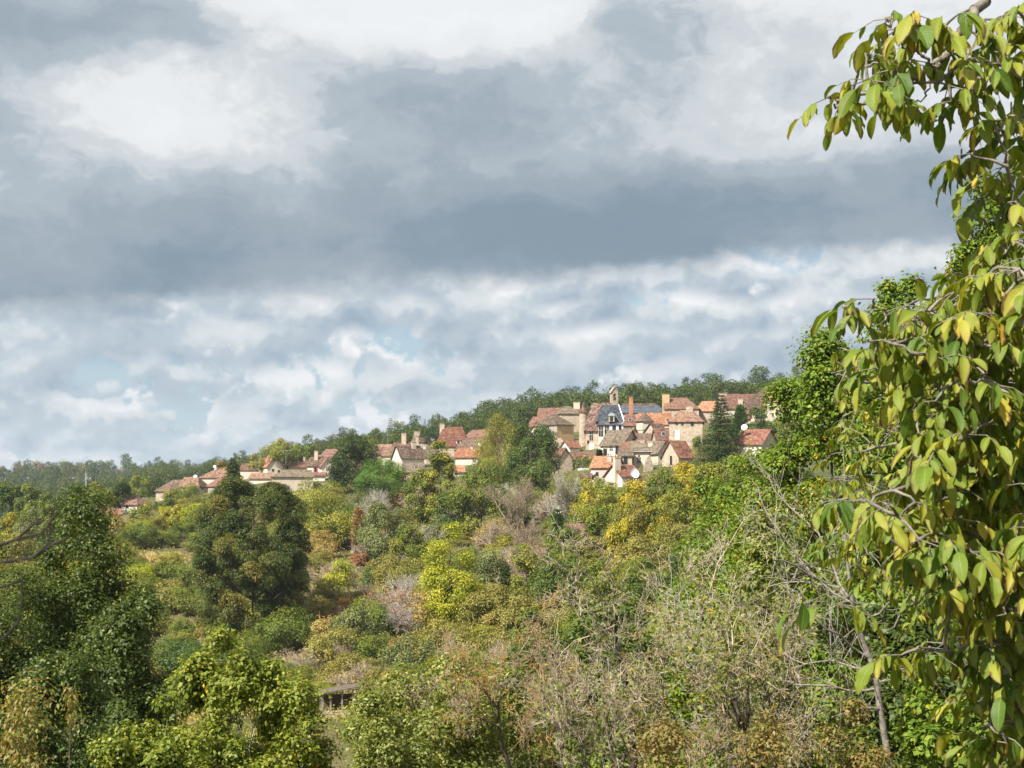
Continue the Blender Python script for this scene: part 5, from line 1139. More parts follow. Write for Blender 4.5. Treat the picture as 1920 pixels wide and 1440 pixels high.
# ------------------------------------------------------------------ woods on the ridge and the far hill
def woods():
    rng = np.random.default_rng(12)
    pr = [make_tree(500 + k, 10, 8.5 + k % 3, ['round', 'dome', 'oval', 'round', 'dome'][k], 1.0, 26, 1.7, 1500, .62, .25, spray=.2) for k in range(5)]
    pn = [make_tree(520 + k, 11, 6.0, ['umbrella', 'oval', 'round'][k], 4.2, 15, 1.25, 900, .55, .22, wl=.45, spray=.2) for k in range(3)]
    pc = [make_conifer(530 + k, 12, 5.4, 15, 8, 22, ls=.75) for k in range(2)]
    crest = np.array([ground_py(np.full(60, p), np.linspace(420, 1300, 60)).min() for p in range(-200, 1700, 20)])
    def kind(px, r):
        if px < 330: return ('broad', ['farA', 'farA', 'farB', 'farbrown', 'farA', 'farA'][int(r * 6)]) if r < .8 else ('pine', 'farpine')
        if px < 700: return ('pine', 'farpine') if r < .35 else ('broad', ['farA', 'farA', 'farB'][int(r * 10) % 3])
        if px < 1050: return ('conifer', 'farpine') if r < .07 else (('pine', 'farpine') if r < .3 else ('broad', ['farA', 'farA', 'farpine'][int(r * 10) % 3]))
        return ('conifer', 'farpine') if r < .06 else (('pine', 'pinegreen' if r < .12 else 'farpine') if r < .6 else ('broad', 'farA'))
    where = lambda px: ('on the far hill beyond the radio mast' if px < 330 else 'on the ridge above the low end of the village' if px < 560 else 'on the ridge behind the middle of the village' if px < 860 else 'on the ridge behind the tower house and hall' if px < 1080 else 'on the skyline behind the church' if px < 1250 else 'on the skyline behind the big fir')
    nm = {'broad': ('broadleaf_tree', 'leafy dark green tree'), 'pine': ('pine_tree', 'open topped pine'), 'conifer': ('fir_tree', 'pointed dark fir')}
    spots = []
    def add(px, Y, sc, front): spots.append((px, Y, sc, front))
    def crestY(px, lo=480, hi=1300):
        ys = np.linspace(lo, hi, 90); x = (px - 960) / F * ys; rows = HOR - ground_z(x, ys) / ys * F; return float(ys[int(np.argmin(rows))])
    px = -120.0
    while px < 1980:                                     # the trees that stand against the sky
        Y = crestY(px) * rng.uniform(.96, 1.02); add(px, Y, rng.uniform(.6, 1.4) * (1.35 if px < 330 else .82 if px < 900 else 1.1), True)
        px += rng.uniform(.4, .95) * 8.5 * F / Y * .58
    n = 0
    while n < 600:
        px = rng.uniform(-140, 1900); cy = crestY(px)
        Y = rng.uniform(.60, .98) * cy if px > 330 else rng.uniform(.55, .98) * cy
        if Y < 455: continue
        add(px, Y, rng.uniform(.75, 1.1) * (1.35 if px < 330 else .8 if px < 900 else 1.05), False); n += 1
    # what shows most: the skyline trees and the nearest of the rest
    front = [s for s in spots if s[3]]; rest = sorted([s for s in spots if not s[3]], key=lambda q: q[1])
    k = max(0, 215 - len(front)); things, mass = front + rest[:k], rest[k:]
    for (px, Y, sc, f) in things:
        kd, mt = kind(px, rng.random()); p = {'broad': pr, 'pine': pn, 'conifer': pc}[kd]; p = p[rng.integers(len(p))]
        x = (px - 960) / F * Y; h = p['H'] * sc * (.92 if kd == 'broad' else 1.0)
        col = {'farA': 'dark green', 'farB': 'olive', 'farbrown': 'browning', 'farpine': 'deep green', 'pinegreen': 'bright green'}[mt]
        lab = {'broad': f'{col} leafy tree ', 'pine': f'{col} open topped pine ', 'conifer': 'pointed dark fir '}[kd] + where(px)
        put_tree(p, nm[kd][0], (x, Y, gz(x, Y) - .3), h, p['W'] * sc, mt, lab, 'tree', lab.replace('tree', 'trees').replace('pine ', 'pines ').replace('fir ', 'firs ', 1), rz=rng.random() * 6.28)
    Vs, rn, cl = [], [], []
    for k in range(4):
        pass
    src = []
    for k in range(4):
        V, P, r_, c_, C = crown_geo(np.random.default_rng(560 + k), 10, 8.8, .8, ['round', 'dome', 'oval', 'dome'][k], 22, 1.8, 620, .85, spray=.2); src.append((V, r_, c_))
    for (px, Y, sc, f) in mass:
        V, r_, c_ = src[rng.integers(4)]; a = rng.random() * 6.28; x = (px - 960) / F * Y
        ca, sa = math.cos(a), math.sin(a); W = np.stack([V[:, 0] * ca - V[:, 1] * sa, V[:, 0] * sa + V[:, 1] * ca, V[:, 2]], 1) * sc + np.array([x, Y, gz(x, Y) - .3])
        Vs.append(W); rn.append(r_); cl.append(np.clip(c_ * .4 + rng.random() * .7, 0, 1))
    V = np.concatenate(Vs); P = np.arange(len(V)).reshape(-1, 4)
    m = leaf_mat('wood_leaf', ev((.018, .033, .011), (.030, .049, .015), (.043, .061, .019), (.067, .070, .025)), .3, .6, .2, .4, .6, 0)
    o = link('woodland', np_mesh('woodland', V, P, [m], attrs={'rnd': np.concatenate(rn), 'cl': np.concatenate(cl)})); tag(o, 'wood covering the ridge and far hill behind the village', kind='stuff')
mid_trees(); scrub(); undergrowth(); woods()
# ------------------------------------------------------------------ near vegetation
def near_mat_walnut():
    m, nt = new_mat('walnut_leaflet')
    uvn = nt.nodes.new('ShaderNodeUVMap'); uvn.uv_map = 'uv'; sep = nt.nodes.new('ShaderNodeSeparateXYZ'); nt.links.new(uvn.outputs[0], sep.inputs[0])
    u, v = NX(nt, sep.outputs[0]), NX(nt, sep.outputs[1]); av = (v - .5).f('ABSOLUTE') * 2.0
    r, c = attr(nt, 'rnd'), attr(nt, 'cl'); ob = objvec(nt)
    n1 = noise(nt, ob, 26, 4, .6); n2 = noise(nt, ob, 9, 3, .6)
    t = (r * .50 + c * .42 + (n2 - .5) * .35 + u * .10 - .05).clamp()
    col = ramp(nt, t, [(0, (.050, .105, .014)), (.25, (.11, .18, .018)), (.5, (.20, .25, .024)), (.72, (.31, .31, .030)), (.88, (.45, .36, .038)), (1, (.50, .32, .045))])
    vein = ((u * 10.0 - av * 2.6).f('FRACT') - .5).f('ABSOLUTE')
    vl = vein.sstep(.09, .0); mid = av.sstep(.09, .02)
    col = mixc(nt, (vl * .10 + mid * .40).clamp(), col, (.34, .35, .10))
    edge = (av * .55 + u * .45 + n1 * .75 + r * .28).sstep(1.22, 1.42)
    col = mixc(nt, edge, col, (.13, .062, .028))
    hgt = vein.sstep(.0, .4) * .6 + av.sstep(.0, .12) * .5
    s = principled(nt, col, .5, .3, hgt, .3, .003)
    tr = nt.nodes.new('ShaderNodeBsdfTranslucent'); nt.links.new(mixc(nt, 1.0, col, (1.3, 1.25, .5), 'MULTIPLY'), tr.inputs[0])
    mx = nt.nodes.new('ShaderNodeMixShader'); mx.inputs[0].default_value = .36
    nt.links.new(s, mx.inputs[1]); nt.links.new(tr.outputs[0], mx.inputs[2]); finish(nt, mx.outputs[0]); return m

def leaflet_grid(rng, base, dirs, nrms, L, Wd, nu=8, nv=4):
    """curved leaflets: base points, initial directions, normals; drooping towards -z along their length"""
    n = len(base); us = np.linspace(0, 1, nu + 1); vs = np.linspace(-1, 1, nv + 1)
    wprof = np.sin(np.pi * us ** .92) ** .62; wprof[0] = .06; wprof[-1] = .03
    droop = rng.uniform(.4, 3.4, n); P = base.copy(); d = dirs.copy(); N = nrms.copy(); V = np.empty((n, nu + 1, nv + 1, 3))
    cup = rng.uniform(.10, .8, n); wave = rng.uniform(0, .10, n); ph = rng.random(n) * 6.28; twist = rng.normal(size=n) * .5
    for i, u in enumerate(us):
        side = nrmz(np.cross(d, N)); N2 = nrmz(np.cross(side, d))
        a = twist * u; s2 = side * np.cos(a)[:, None] + N2 * np.sin(a)[:, None]; n2 = N2 * np.cos(a)[:, None] - side * np.sin(a)[:, None]
        for j, v in enumerate(vs):
            w = Wd * .5 * wprof[i] * v
            V[:, i, j] = P + s2 * w[:, None] + n2 * (cup * np.abs(w) + wave * Wd * np.sin(u * 16 + ph) * abs(v))[:, None]
        st = (L / nu)[:, None]; P = P + d * st
        d = nrmz(d + np.array([0, 0, -1.0]) * (droop / nu)[:, None] * .55 - N2 * .03)
        N = nrmz(N2 - d * (N2 * d).sum(1, keepdims=True))
    V = V.reshape(n, -1, 3); k = (nu + 1) * (nv + 1); q = []
    for i in range(nu):
        for j in range(nv):
            a = i * (nv + 1) + j; q.append([a, a + 1, a + nv + 2, a + nv + 1])
    q = np.array(q); P_ = (np.arange(n)[:, None, None] * k + q[None]).reshape(-1, 4)
    uv = np.tile(np.stack(np.meshgrid(us, (vs + 1) / 2, indexing='ij'), -1).reshape(-1, 2), (n, 1))
    return V.reshape(-1, 3), P_, uv, k

def in_poly(p, poly):
    x, y = p; c = False; j = len(poly) - 1
    for i in range(len(poly)):
        (xi, yi), (xj, yj) = poly[i], poly[j]
        if (yi > y) != (yj > y) and x < (xj - xi) * (y - yi) / (yj - yi) + xi: c = not c
        j = i
    return c

def walnut(label, seed, limbs, clusters, leaf_len, root_px, root_Y, trunk_r, nuts=(), lf=(5, 8), name='walnut_tree', grid=(8, 4), bark='bark_walnut', twig_r=.0028):
    rng = np.random.default_rng(seed)
    rx, ry = (root_px - 960) / F * root_Y, root_Y; zg = gz(rx, ry); root = empty(name, (rx, ry, zg)); tag(root, label, 'tree')
    off = np.array([rx, ry, zg]); segs, pts = [], []
    trunk_top = np.array(limbs[0][0][0:3], float)
    hi = max(at(*l[0][:3])[2] for l in limbs)
    p = np.array([rx, ry, zg - .3]); n = 10; zs = np.linspace(zg - .3, hi, n + 1)
    for i in range(n):
        a = np.array([rx + .05 * math.sin(i * 1.3), ry + .05 * math.cos(i * .9), zs[i]]); b = np.array([rx + .05 * math.sin((i + 1) * 1.3), ry + .05 * math.cos((i + 1) * .9), zs[i + 1]])
        f0, f1 = 1 - .6 * i / n, 1 - .6 * (i + 1) / n; segs.append((*a, *b, trunk_r * f0, trunk_r * f1))
    for l in limbs:
        P3 = [np.array(at(*q[:3])) for q in l]; r0, r1 = l[0][3], l[-1][3]
        # smooth resample
        k = 7; fine = []
        for i in range(len(P3) - 1):
            a = P3[max(i - 1, 0)]; b, c = P3[i], P3[i + 1]; d = P3[min(i + 2, len(P3) - 1)]
            for j in range(k):
                t = j / k; fine.append(.5 * ((2 * b) + (c - a) * t + (2 * a - 5 * b + 4 * c - d) * t * t + (3 * b - a - 3 * c + d) * t ** 3))
        fine.append(P3[-1]); m = len(fine); jit = rng.normal(size=(m, 3)) * .006
        for i in range(m - 1):
            ra, rb = (.44 * (r0 + (r1 - r0) * (q_ / m) ** .6) for q_ in (i, i + 1))
            segs.append((*(fine[i] + jit[i]), *(fine[i + 1] + jit[i + 1]), ra, rb)); pts.append(fine[i] + jit[i])
        pts.append(fine[-1])
    PT = np.array(pts)
    base, dirs, nrm, LL, cl = [], [], [], [], []
    for (px, py, Y) in clusters:
        c = np.array(at(px, py, Y)); dist = np.linalg.norm((PT - c) * np.array([1, .8, 1]), axis=1); k = int(np.argmin(dist)); s = PT[k]
        if dist[k] > .02:
            mids = [s, s + (c - s) * .4 + rng.normal(size=3) * .03 * dist[k] + np.array([0, 0, .05 * dist[k]]), s + (c - s) * .75 + rng.normal(size=3) * .04 * dist[k] + np.array([0, 0, .06 * dist[k]]), c]
            tr = [twig_r * 1.9, twig_r * 1.4, twig_r * 1.1, twig_r * .8]
            for i in range(3): segs.append((*mids[i], *mids[i + 1], tr[i], tr[i + 1]))
            PT = np.concatenate([PT, np.array(mids[1:])])
        hd = nrmz(np.array([c[0] - s[0], c[1] - s[1], 0]) + rng.normal(size=3) * np.array([.25, .25, 0]) + 1e-4)
        cv = float(np.clip(rng.normal(.5, .26), 0, 1))
        for e in range(rng.integers(1, 3)):
            rd = nrmz(hd + rng.normal(size=3) * np.array([.7, .7, .25]) + np.array([0, 0, -.25])); rl = leaf_len * rng.uniform(.9, 1.7); nl = rng.integers(lf[0], lf[1]) // (1 if e == 0 else 2)
            q = [c, c + rd * rl * .5 + np.array([0, 0, .02 * rl]), c + rd * rl + np.array([0, 0, -.22 * rl])]
            segs.append((*q[0], *q[1], twig_r * .6, twig_r * .5)); segs.append((*q[1], *q[2], twig_r * .5, twig_r * .3))
            lat = nrmz(np.cross(rd, [0, 0, 1.0]))
            for i in range(nl):
                t = 1.0 if i == 0 else .25 + .7 * ((i + 1) // 2) / (nl / 2 + .5); sd = 0 if i == 0 else (1 if i % 2 else -1)
                b = q[0] + (q[1] - q[0]) * min(1, 2 * t) if t < .5 else q[1] + (q[2] - q[1]) * (2 * t - 1)
                d = nrmz(rd * (1.0 if sd == 0 else .45) + lat * sd * .75 + np.array([0, 0, -.75]) + rng.normal(size=3) * .28)
                nn = np.array([0, 0, 1.0]) + rd * .5 + rng.normal(size=3) * .35; nn = nrmz(nn - d * (nn @ d))
                base.append(b); dirs.append(d); nrm.append(nn); LL.append(leaf_len * rng.uniform(.45, 1.25) * (1.08 if sd == 0 else .95)); cl.append(cv)
    base, dirs, nrm, LL, cl = map(np.array, (base, dirs, nrm, LL, cl)); n = len(base)
    V, P, uv, k = leaflet_grid(rng, base - off, dirs, nrm, LL, LL * rng.uniform(.34, .47, n), *grid)
    me = np_mesh('foliage', V, P, [M['walnutnear']], smooth=True, attrs={'rnd': np.repeat(rng.random(n), k), 'cl': np.repeat(cl, k)}, uv=uv)
    link('foliage', me, root)
    S = np.array(segs); S[:, :3] -= off; S[:, 3:6] -= off; Vt, Pt = tubes(S, 7); link('trunk', np_mesh('trunk', Vt, Pt, [M[bark]], smooth=True), root)
    for (px, py, Y) in nuts:
        b = MB(); r = .020; nseg = 12
        Vn, Pn = [(0, 0, -r * 1.12)], []
        for i in range(1, 8):
            a = math.pi * i / 8
            for j in range(nseg): Vn.append((r * math.sin(a) * math.cos(6.2832 * j / nseg), r * math.sin(a) * math.sin(6.2832 * j / nseg), -r * 1.12 * math.cos(a)))
        Vn.append((0, 0, r * 1.12))
        for j in range(nseg): Pn.append((0, 1 + (j + 1) % nseg, 1 + j)); Pn.append((len(Vn) - 1, len(Vn) - 1 - nseg + j, len(Vn) - 1 - nseg + (j + 1) % nseg))
        for i in range(6):
            for j in range(nseg): Pn.append((1 + i * nseg + j, 1 + i * nseg + (j + 1) % nseg, 1 + (i + 1) * nseg + (j + 1) % nseg, 1 + (i + 1) * nseg + j))
        b.add(Vn, Pn); b.box(-.002, .002, -.002, .002, r * 1.1, r * 2.6); o = link('nut', b.mesh('nut', [M['nut']]), root)
        o.location = np.array(at(px, py, Y)) - off
    return root

def near_trees():
    M['walnutnear'] = near_mat_walnut()
    M['nut'] = plain_mat('walnut_husk', (.26, .25, .06), .55, .4, .5)
    S = spec
    def N(name, label, px, top, w, Y, mat, profile, lspx, n, seed, cat='tree', bark='bark', nclump=60, crf=.17, z0=.12, **kw):
        x = (px - 960) / F * Y; zg = gz(x, Y); base = HOR - zg / Y * F; s = Y / F; H, W = (base - top) * s, w * s
        pr = make_tree(seed, H, W, profile, H * z0, nclump, W * crf, n, lspx * s, max(.03, H * .012), **kw)
        return put_tree(pr, name, (x, Y, zg), H, W, mat, label, cat, None, bark, rz=0)
    # dark oaks on the valley side of the road
    N('oak_tree', 'tall dark glossy oak with a ragged pointed top in the lower corner', 150, 930, 310, 32, 'nearoak', 'spire', 5.6, 162000, 901, nclump=150, crf=.15, spray=.3, wl=.6, core=.4)
    N('oak_tree', 'dark glossy oak crown half outside the picture beside the ragged pointed oak', 0, 1040, 320, 30, 'nearoak', 'oval', 5.6, 116437, 902, nclump=110, crf=.16, spray=.3, wl=.6, core=.4)
    N('oak_tree', 'lower dark oak crown leaning from the ragged pointed oak towards the hazel', 236, 1120, 230, 28, 'nearoak', 'oval', 6.8, 68000, 903, nclump=90, crf=.17, spray=.3, wl=.6, core=.4)
    N('oak_tree', 'lowest dark oak bush just above the reddish dogwood', 130, 1220, 300, 24, 'nearoak', 'dome', 7.6, 56000, 904, nclump=90, crf=.17, spray=.3, wl=.6, core=.4)
    # hazels
    for k, (px, top, w, Y, lab) in enumerate([(395, 1196, 230, 13.8, 'tallest light green hazel bush in front of the dark oaks'), (470, 1236, 250, 13.2, 'light green hazel bush sloping away from the tallest hazel'), (570, 1288, 240, 13, 'light green hazel bush nearest the timber shed'), (300, 1322, 250, 12.4, 'light green hazel bush between the dogwood sprig and the tallest hazel'), (215, 1392, 190, 12, 'lowest light green hazel bush beside the dogwood')]):
        N('hazel_bush', lab, px, top, w, Y, 'hazel', 'oval', 8.8, 56000, 911 + 3 * k, cat='shrub', bark='bark_pale', nclump=95, spray=.3, wl=.66, core=.45, crf=.15)
    # sallows
    N('sallow_bush', 'olive green sallow bush with silvery leaf tips in the lower middle', 800, 1236, 330, 25, 'sallow', 'round', 8.2, 54000, 921, cat='shrub', nclump=80, spray=.3, core=.4)
    N('sallow_bush', 'olive sallow bush beside the timber shed', 712, 1300, 190, 23, 'sallow', 'round', 8.2, 30000, 922, cat='shrub', nclump=60, spray=.3, core=.4)
    N('sallow_bush', 'olive sallow bush among the lichened bare branches', 930, 1262, 260, 27, 'sallow', 'round', 8, 38000, 923, cat='shrub', nclump=70, spray=.3, core=.4)
    # green growth behind the bare shrubs
    N('broadleaf_tree', 'dark glossy green tree behind the tall bare shrub', 1150, 1120, 250, 46, 'chestnut', 'round', 9, 22000, 931, nclump=70, core=.35)
    N('broadleaf_tree', 'green tree with dark hollows behind the lichened bare tree', 1010, 1150, 190, 52, 'chestnut', 'round', 8, 18000, 932, nclump=60, core=.35)
    N('broadleaf_tree', 'yellow flecked green tree between the acacias and the bare shrub', 1330, 960, 250, 62, 'pear', 'dome', 8, 24000, 933, nclump=70, core=.35)
    N('broadleaf_tree', 'vivid green tree below the bright red roof slope', 1400, 850, 250, 70, 'pear', 'round', 8, 36000, 934, nclump=70, core=.35, spray=.2)
    N('broadleaf_tree', 'green bush between the two bare shrubs', 1210, 1250, 230, 34, 'pear', 'round', 10, 18000, 935, nclump=60, core=.35)
    N('broadleaf_tree', 'green bush showing through the tangled tan shrub', 1350, 1150, 240, 25, 'pear', 'round', 10, 22000, 936, nclump=60, core=.35)
    # pear tree and friends rising behind the walnut
    N('pear_tree', 'large pear tree with orange flecked leaves in front of the last houses', 1568, 636, 260, 36, 'pear', 'column', 8.2, 105000, 941, nclump=110, crf=.17, spray=.3, wl=.62, core=.35)
    N('pear_tree', 'pear tree limb reaching over the red roofed cottage', 1484, 722, 190, 38, 'pear', 'column', 7.6, 66000, 942, nclump=70, crf=.19, spray=.3, wl=.62, core=.35)
    N('pear_tree', 'upright pear crown half hidden by the drooping walnut leaves', 1690, 536, 230, 33, 'pear', 'column', 8.2, 85000, 943, nclump=90, crf=.17, spray=.3, wl=.62, core=.35)
    N('pear_tree', 'tall leafy crown behind the walnut at the edge of the picture', 1860, 345, 210, 30, 'pear', 'column', 9, 46000, 944, nclump=90, crf=.17, spray=.3, wl=.62, core=.35)
    N('broadleaf_tree', 'dull grey green bush below the large pear tree', 1480, 930, 240, 30, 'sallow', 'round', 10, 20000, 945, nclump=70, core=.35)
    N('broadleaf_tree', 'shadowy green bush behind the pale leaning sapling', 1600, 1000, 260, 26, 'pear', 'round', 11, 22000, 946, nclump=70, core=.35)
    N('broadleaf_tree', 'dark leafy bush under the lowest walnut sprays', 1710, 1140, 250, 19, 'nearoak', 'round', 14, 16000, 947, nclump=70, core=.35)
    N('broadleaf_tree', 'yellow speckled bush at the foot of the walnut', 1790, 1170, 260, 16, 'pear', 'round', 15, 14000, 948, nclump=70, core=.35)
    # brambles
    for i, (px, top, w, Y, lab) in enumerate([(1230, 1362, 260, 15, 'reddish bramble patch at the bottom under the tall bare shrub'), (1420, 1360, 270, 14, 'reddish bramble patch under the tangled tan shrub'), (1590, 1325, 220, 14, 'reddish bramble patch at the foot of the pale leaning sapling')]):
        N('bramble_bush', lab, px, top, w, Y, 'bramble', 'dome', 9, 26000, 950 + i, cat='shrub', nclump=60, spray=.35, core=.4, droop=.15)
    # dogwood in the corner
    N('dogwood_bush', 'dogwood with drooping reddish green leaves in the bottom corner', 40, 1296, 200, 8.5, 'dogwood', 'dome', 12, 26000, 955, cat='shrub', nclump=80, spray=.25, droop=.8, wl=.46, core=.3, crf=.30)
    N('dogwood_bush', 'slim dogwood sprig with pale drooping leaves beside the corner dogwood', 132, 1292, 66, 9, 'dogwood', 'column', 12, 3200, 956, cat='shrub', nclump=18, spray=.3, droop=.8, wl=.46, core=.2, crf=.55)
    # bare shrubs
    def B(name, label, px, top, w, Y, mat, trunkpx, depth, seed, leafm, nleaf, kids, stems=3, thin=.004, cat='shrub', r=.05, spread=.55, up=.25, shrink=.62):
        x = (px - 960) / F * Y; zg = gz(x, Y); rng = np.random.default_rng(seed); segs, tips = [], []; s = Y / F; base = HOR - zg / Y * F; H, W = (base - top) * s, w * s
        visible = (1460 - top) * s                   # branch out in the upper part, single stems below
        z0 = max(.2, H - visible * 1.12)
        for k in range(stems):
            a = 6.283 * k / stems + rng.random(); foot = np.array([.10 * W * math.cos(a), .10 * W * math.sin(a), -.2]); kn = np.array([.16 * W * math.cos(a) + rng.normal() * .04 * W, .16 * W * math.sin(a), z0 + visible * rng.uniform(.02, .12)])
            n = 6
            for i in range(n):
                p = foot + (kn - foot) * i / n + rng.normal(size=3) * np.array([.02, .02, 0]) * W * (i > 0); q = foot + (kn - foot) * (i + 1) / n
                segs.append((*(foot + (kn - foot) * i / n), *q, r * (1 - .35 * i / n), r * (1 - .35 * (i + 1) / n)))
            branchy(rng, kn, nrmz(np.array([math.cos(a) * .3, math.sin(a) * .3, 1.0])), visible * .27, r * .62, depth, segs, spread, up, kids, 4, shrink, .30, tips, thin)
        Sg = np.array(segs); low = Sg[:, 5] > z0
        ext = np.percentile(np.abs(Sg[low][:, 3:5]), 98) * 2; top_ = np.percentile(Sg[:, 5], 99.7); kz = (H - z0) / (top_ - z0); k = min(max(W / ext, .8 * kz), 1.25 * kz)
        for c in (0, 3):
            Sg[:, c] *= k; Sg[:, c + 1] *= k; zz = Sg[:, c + 2]; Sg[:, c + 2] = np.where(zz > z0, z0 + (zz - z0) * kz, zz)
        root = empty(name, (x, Y, zg)); tag(root, label, cat)
        thick = Sg[:, 6] > r * .22
        roots = [(0, 0, -.35, *q[:3], r, r) for q in Sg if q[2] < -.05]
        A_ = tubes(np.concatenate([Sg[thick], np.array(roots)]), 7); B_ = tubes(Sg[~thick], 3); Vt, Pt = join(A_, B_)
        link('branches', np_mesh('branches', Vt, Pt, [M['bark_dark' if trunkpx else 'bark'], M[mat]], smooth=True, midx=np.r_[np.zeros(len(A_[1])), np.ones(len(B_[1]))]), root)
        if nleaf:
            T = Sg[~thick][:, 3:6]; i = rng.integers(0, len(T), nleaf); p = T[i] + rng.normal(size=(nleaf, 3)) * .03; nn = nrmz(rng.normal(size=(nleaf, 3)) + np.array([0, -.2, .7])); ax = nrmz(np.cross(nn, rng.normal(size=(nleaf, 3))))
            l = 9 * s * rng.uniform(.6, 1.4, nleaf); V, P = leaf_geo(p, ax, nn, l, l * .5)
            link('leaves', np_mesh('leaves', V, P, [M[leafm]], attrs={'rnd': np.repeat(rng.random(nleaf), 4), 'cl': np.repeat(rng.random(nleaf), 4)}), root)
    B('bare_tree', 'lichen spotted bare tree with crooked pale branches in the lower middle', 1010, 1108, 250, 24, 'lichen_twig', 0, 5, 961, 'sallow', 500, (3, 4), 2, .004, 'tree', .06, .95, -.08)
    B('bare_shrub', 'tall bare tan shrub with a dark forked trunk', 1245, 952, 260, 29, 'twig_tan', 1, 6, 962, 'mid', 1500, (2, 3), 2, .0045, 'shrub', .14, .7, .05)
    B('bare_shrub', 'tangled tan leafless shrub beside the pale leaning sapling', 1420, 1080, 230, 20, 'twig_tan', 1, 5, 963, 'mid', 4200, (2, 3), 3, .0032, 'shrub', .07, .8, 0)
    B('bare_shrub', 'tangled grey leafless shrub under the large pear tree', 1490, 1110, 170, 22, 'twig_grey', 1, 5, 964, 'olive', 1800, (2, 3), 3, .003, 'shrub', .03, .8, 0)
    B('bare_shrub', 'dry tan bramble stems between the two big bare shrubs', 1335, 1165, 200, 19, 'twig_tan', 1, 5, 965, 'bramble', 2600, (2, 3), 4, .003, 'shrub', .024, .8, 0)
    B('bare_shrub', 'thin dry stems at the foot of the lichen spotted bare tree', 1110, 1235, 220, 20, 'twig_tan', 0, 4, 966, 'sallow', 1100, (3, 4), 5, .003, 'shrub', .035, .6, .3)
    B('bare_shrub', 'pale leafless shoots reaching up beside the vivid green tree', 1490, 880, 170, 24, 'twig_grey', 0, 3, 967, 'olive', 0, (2, 3), 3, .003, 'shrub', .022, .5, .2)
    # pale leaning sapling
    Y = 15.5; tr = [(1672, 1560), (1668, 1440), (1650, 1330), (1640, 1260), (1612, 1185), (1598, 1130), (1590, 1065), (1584, 1010), (1560, 960)]
    br = [[(1598, 1130), (1535, 1088), (1478, 1020), (1445, 975), (1424, 930)], [(1535, 1088), (1490, 1060), (1450, 1050)], [(1590, 1120), (1562, 1060), (1535, 1000), (1480, 950), (1440, 890)], [(1640, 1262), (1560, 1238), (1510, 1245), (1470, 1225)],
          [(1650, 1290), (1600, 1296), (1550, 1285), (1490, 1284)], [(1608, 1170), (1650, 1150), (1682, 1118)], [(1630, 1235), (1575, 1190), (1525, 1160), (1500, 1110)], [(1655, 1330), (1600, 1330), (1560, 1345)], [(1645, 1280), (1690, 1255), (1720, 1250)], [(1584, 1010), (1600, 960), (1590, 900)], [(1600, 1140), (1570, 1100), (1500, 1090), (1440, 1100)]]
    rng = np.random.default_rng(970); x0 = (1672 - 960) / F * Y; zg = gz(x0, Y); root = empty('ash_sapling', (x0, Y, zg)); tag(root, 'pale leaning sapling with almost bare branches in front of the green bushes', 'tree')
    off = np.array([x0, Y, zg]); segs = [(0, 0, -.3, *(np.array(at(*tr[0], Y)) - off), .07, .062)]
    for i in range(len(tr) - 1):
        segs.append((*(np.array(at(*tr[i], Y)) - off), *(np.array(at(*tr[i + 1], Y)) - off), .044 - .0042 * i, .044 - .0042 * (i + 1)))
    for b in br:
        dep = rng.normal() * .5; P3 = [np.array(at(*q, Y + dep * i / 2)) - off for i, q in enumerate(b)]
        for i in range(len(P3) - 1):
            m_ = (P3[i] + P3[i + 1]) / 2 + rng.normal(size=3) * .02; r_ = .011 * (1 - i / len(P3)) + .004; segs.append((*P3[i], *m_, r_, r_ * .9)); segs.append((*m_, *P3[i + 1], r_ * .9, r_ * .75))
            for k in range(3):
                branchy(rng, P3[i] + (P3[i + 1] - P3[i]) * rng.random(), nrmz(P3[i + 1] - P3[i] + rng.normal(size=3) * .5), .35, .006, 1, segs, .5, .1, (1, 3), 3, .6, .2, None, .0025)
    Vt, Pt = tubes(segs, 7); link('trunk', np_mesh('trunk', Vt, Pt, [M['bark_walnut']], smooth=True), root)
    # dark twig close to the camera
    Y = 1.15; polys = [[(-420, 1900), (-300, 1300), (-180, 1100), (-40, 1035), (30, 1012), (78, 1000), (108, 962)], [(-180, 1100), (-40, 1062), (20, 1052), (62, 1046), (92, 1018), (96, 965)], [(62, 1046), (100, 1020), (122, 1012)], [(-200, 1140), (-30, 1108), (14, 1098), (40, 1088)], [(-220, 1260), (-40, 1215), (8, 1196), (34, 1168), (42, 1130), (40, 1088)], [(30, 1012), (60, 985), (84, 975)]]
    x0 = (-420 - 960) / F * Y; zg = gz(x0, Y); off = np.array([x0, Y, zg]); root = empty('twig', tuple(off)); tag(root, 'dark out of focus twig poking in beside the dark oaks', 'twig'); segs = [(0, 0, -.1, *(np.array(at(*polys[0][0], Y)) - off), .006, .005)]
    for j, pl in enumerate(polys):
        for i in range(len(pl) - 1):
            ra = .0017 - .0001 * i - .0003 * (j > 0); segs.append((*(np.array(at(*pl[i], Y + .03 * j)) - off), *(np.array(at(*pl[i + 1], Y + .03 * j)) - off), max(.0009, ra), max(.0008, ra - .0002)))
    Vt, Pt = tubes(segs, 7); link('stem', np_mesh('stem', Vt, Pt, [M['bark_black']], smooth=True), root)

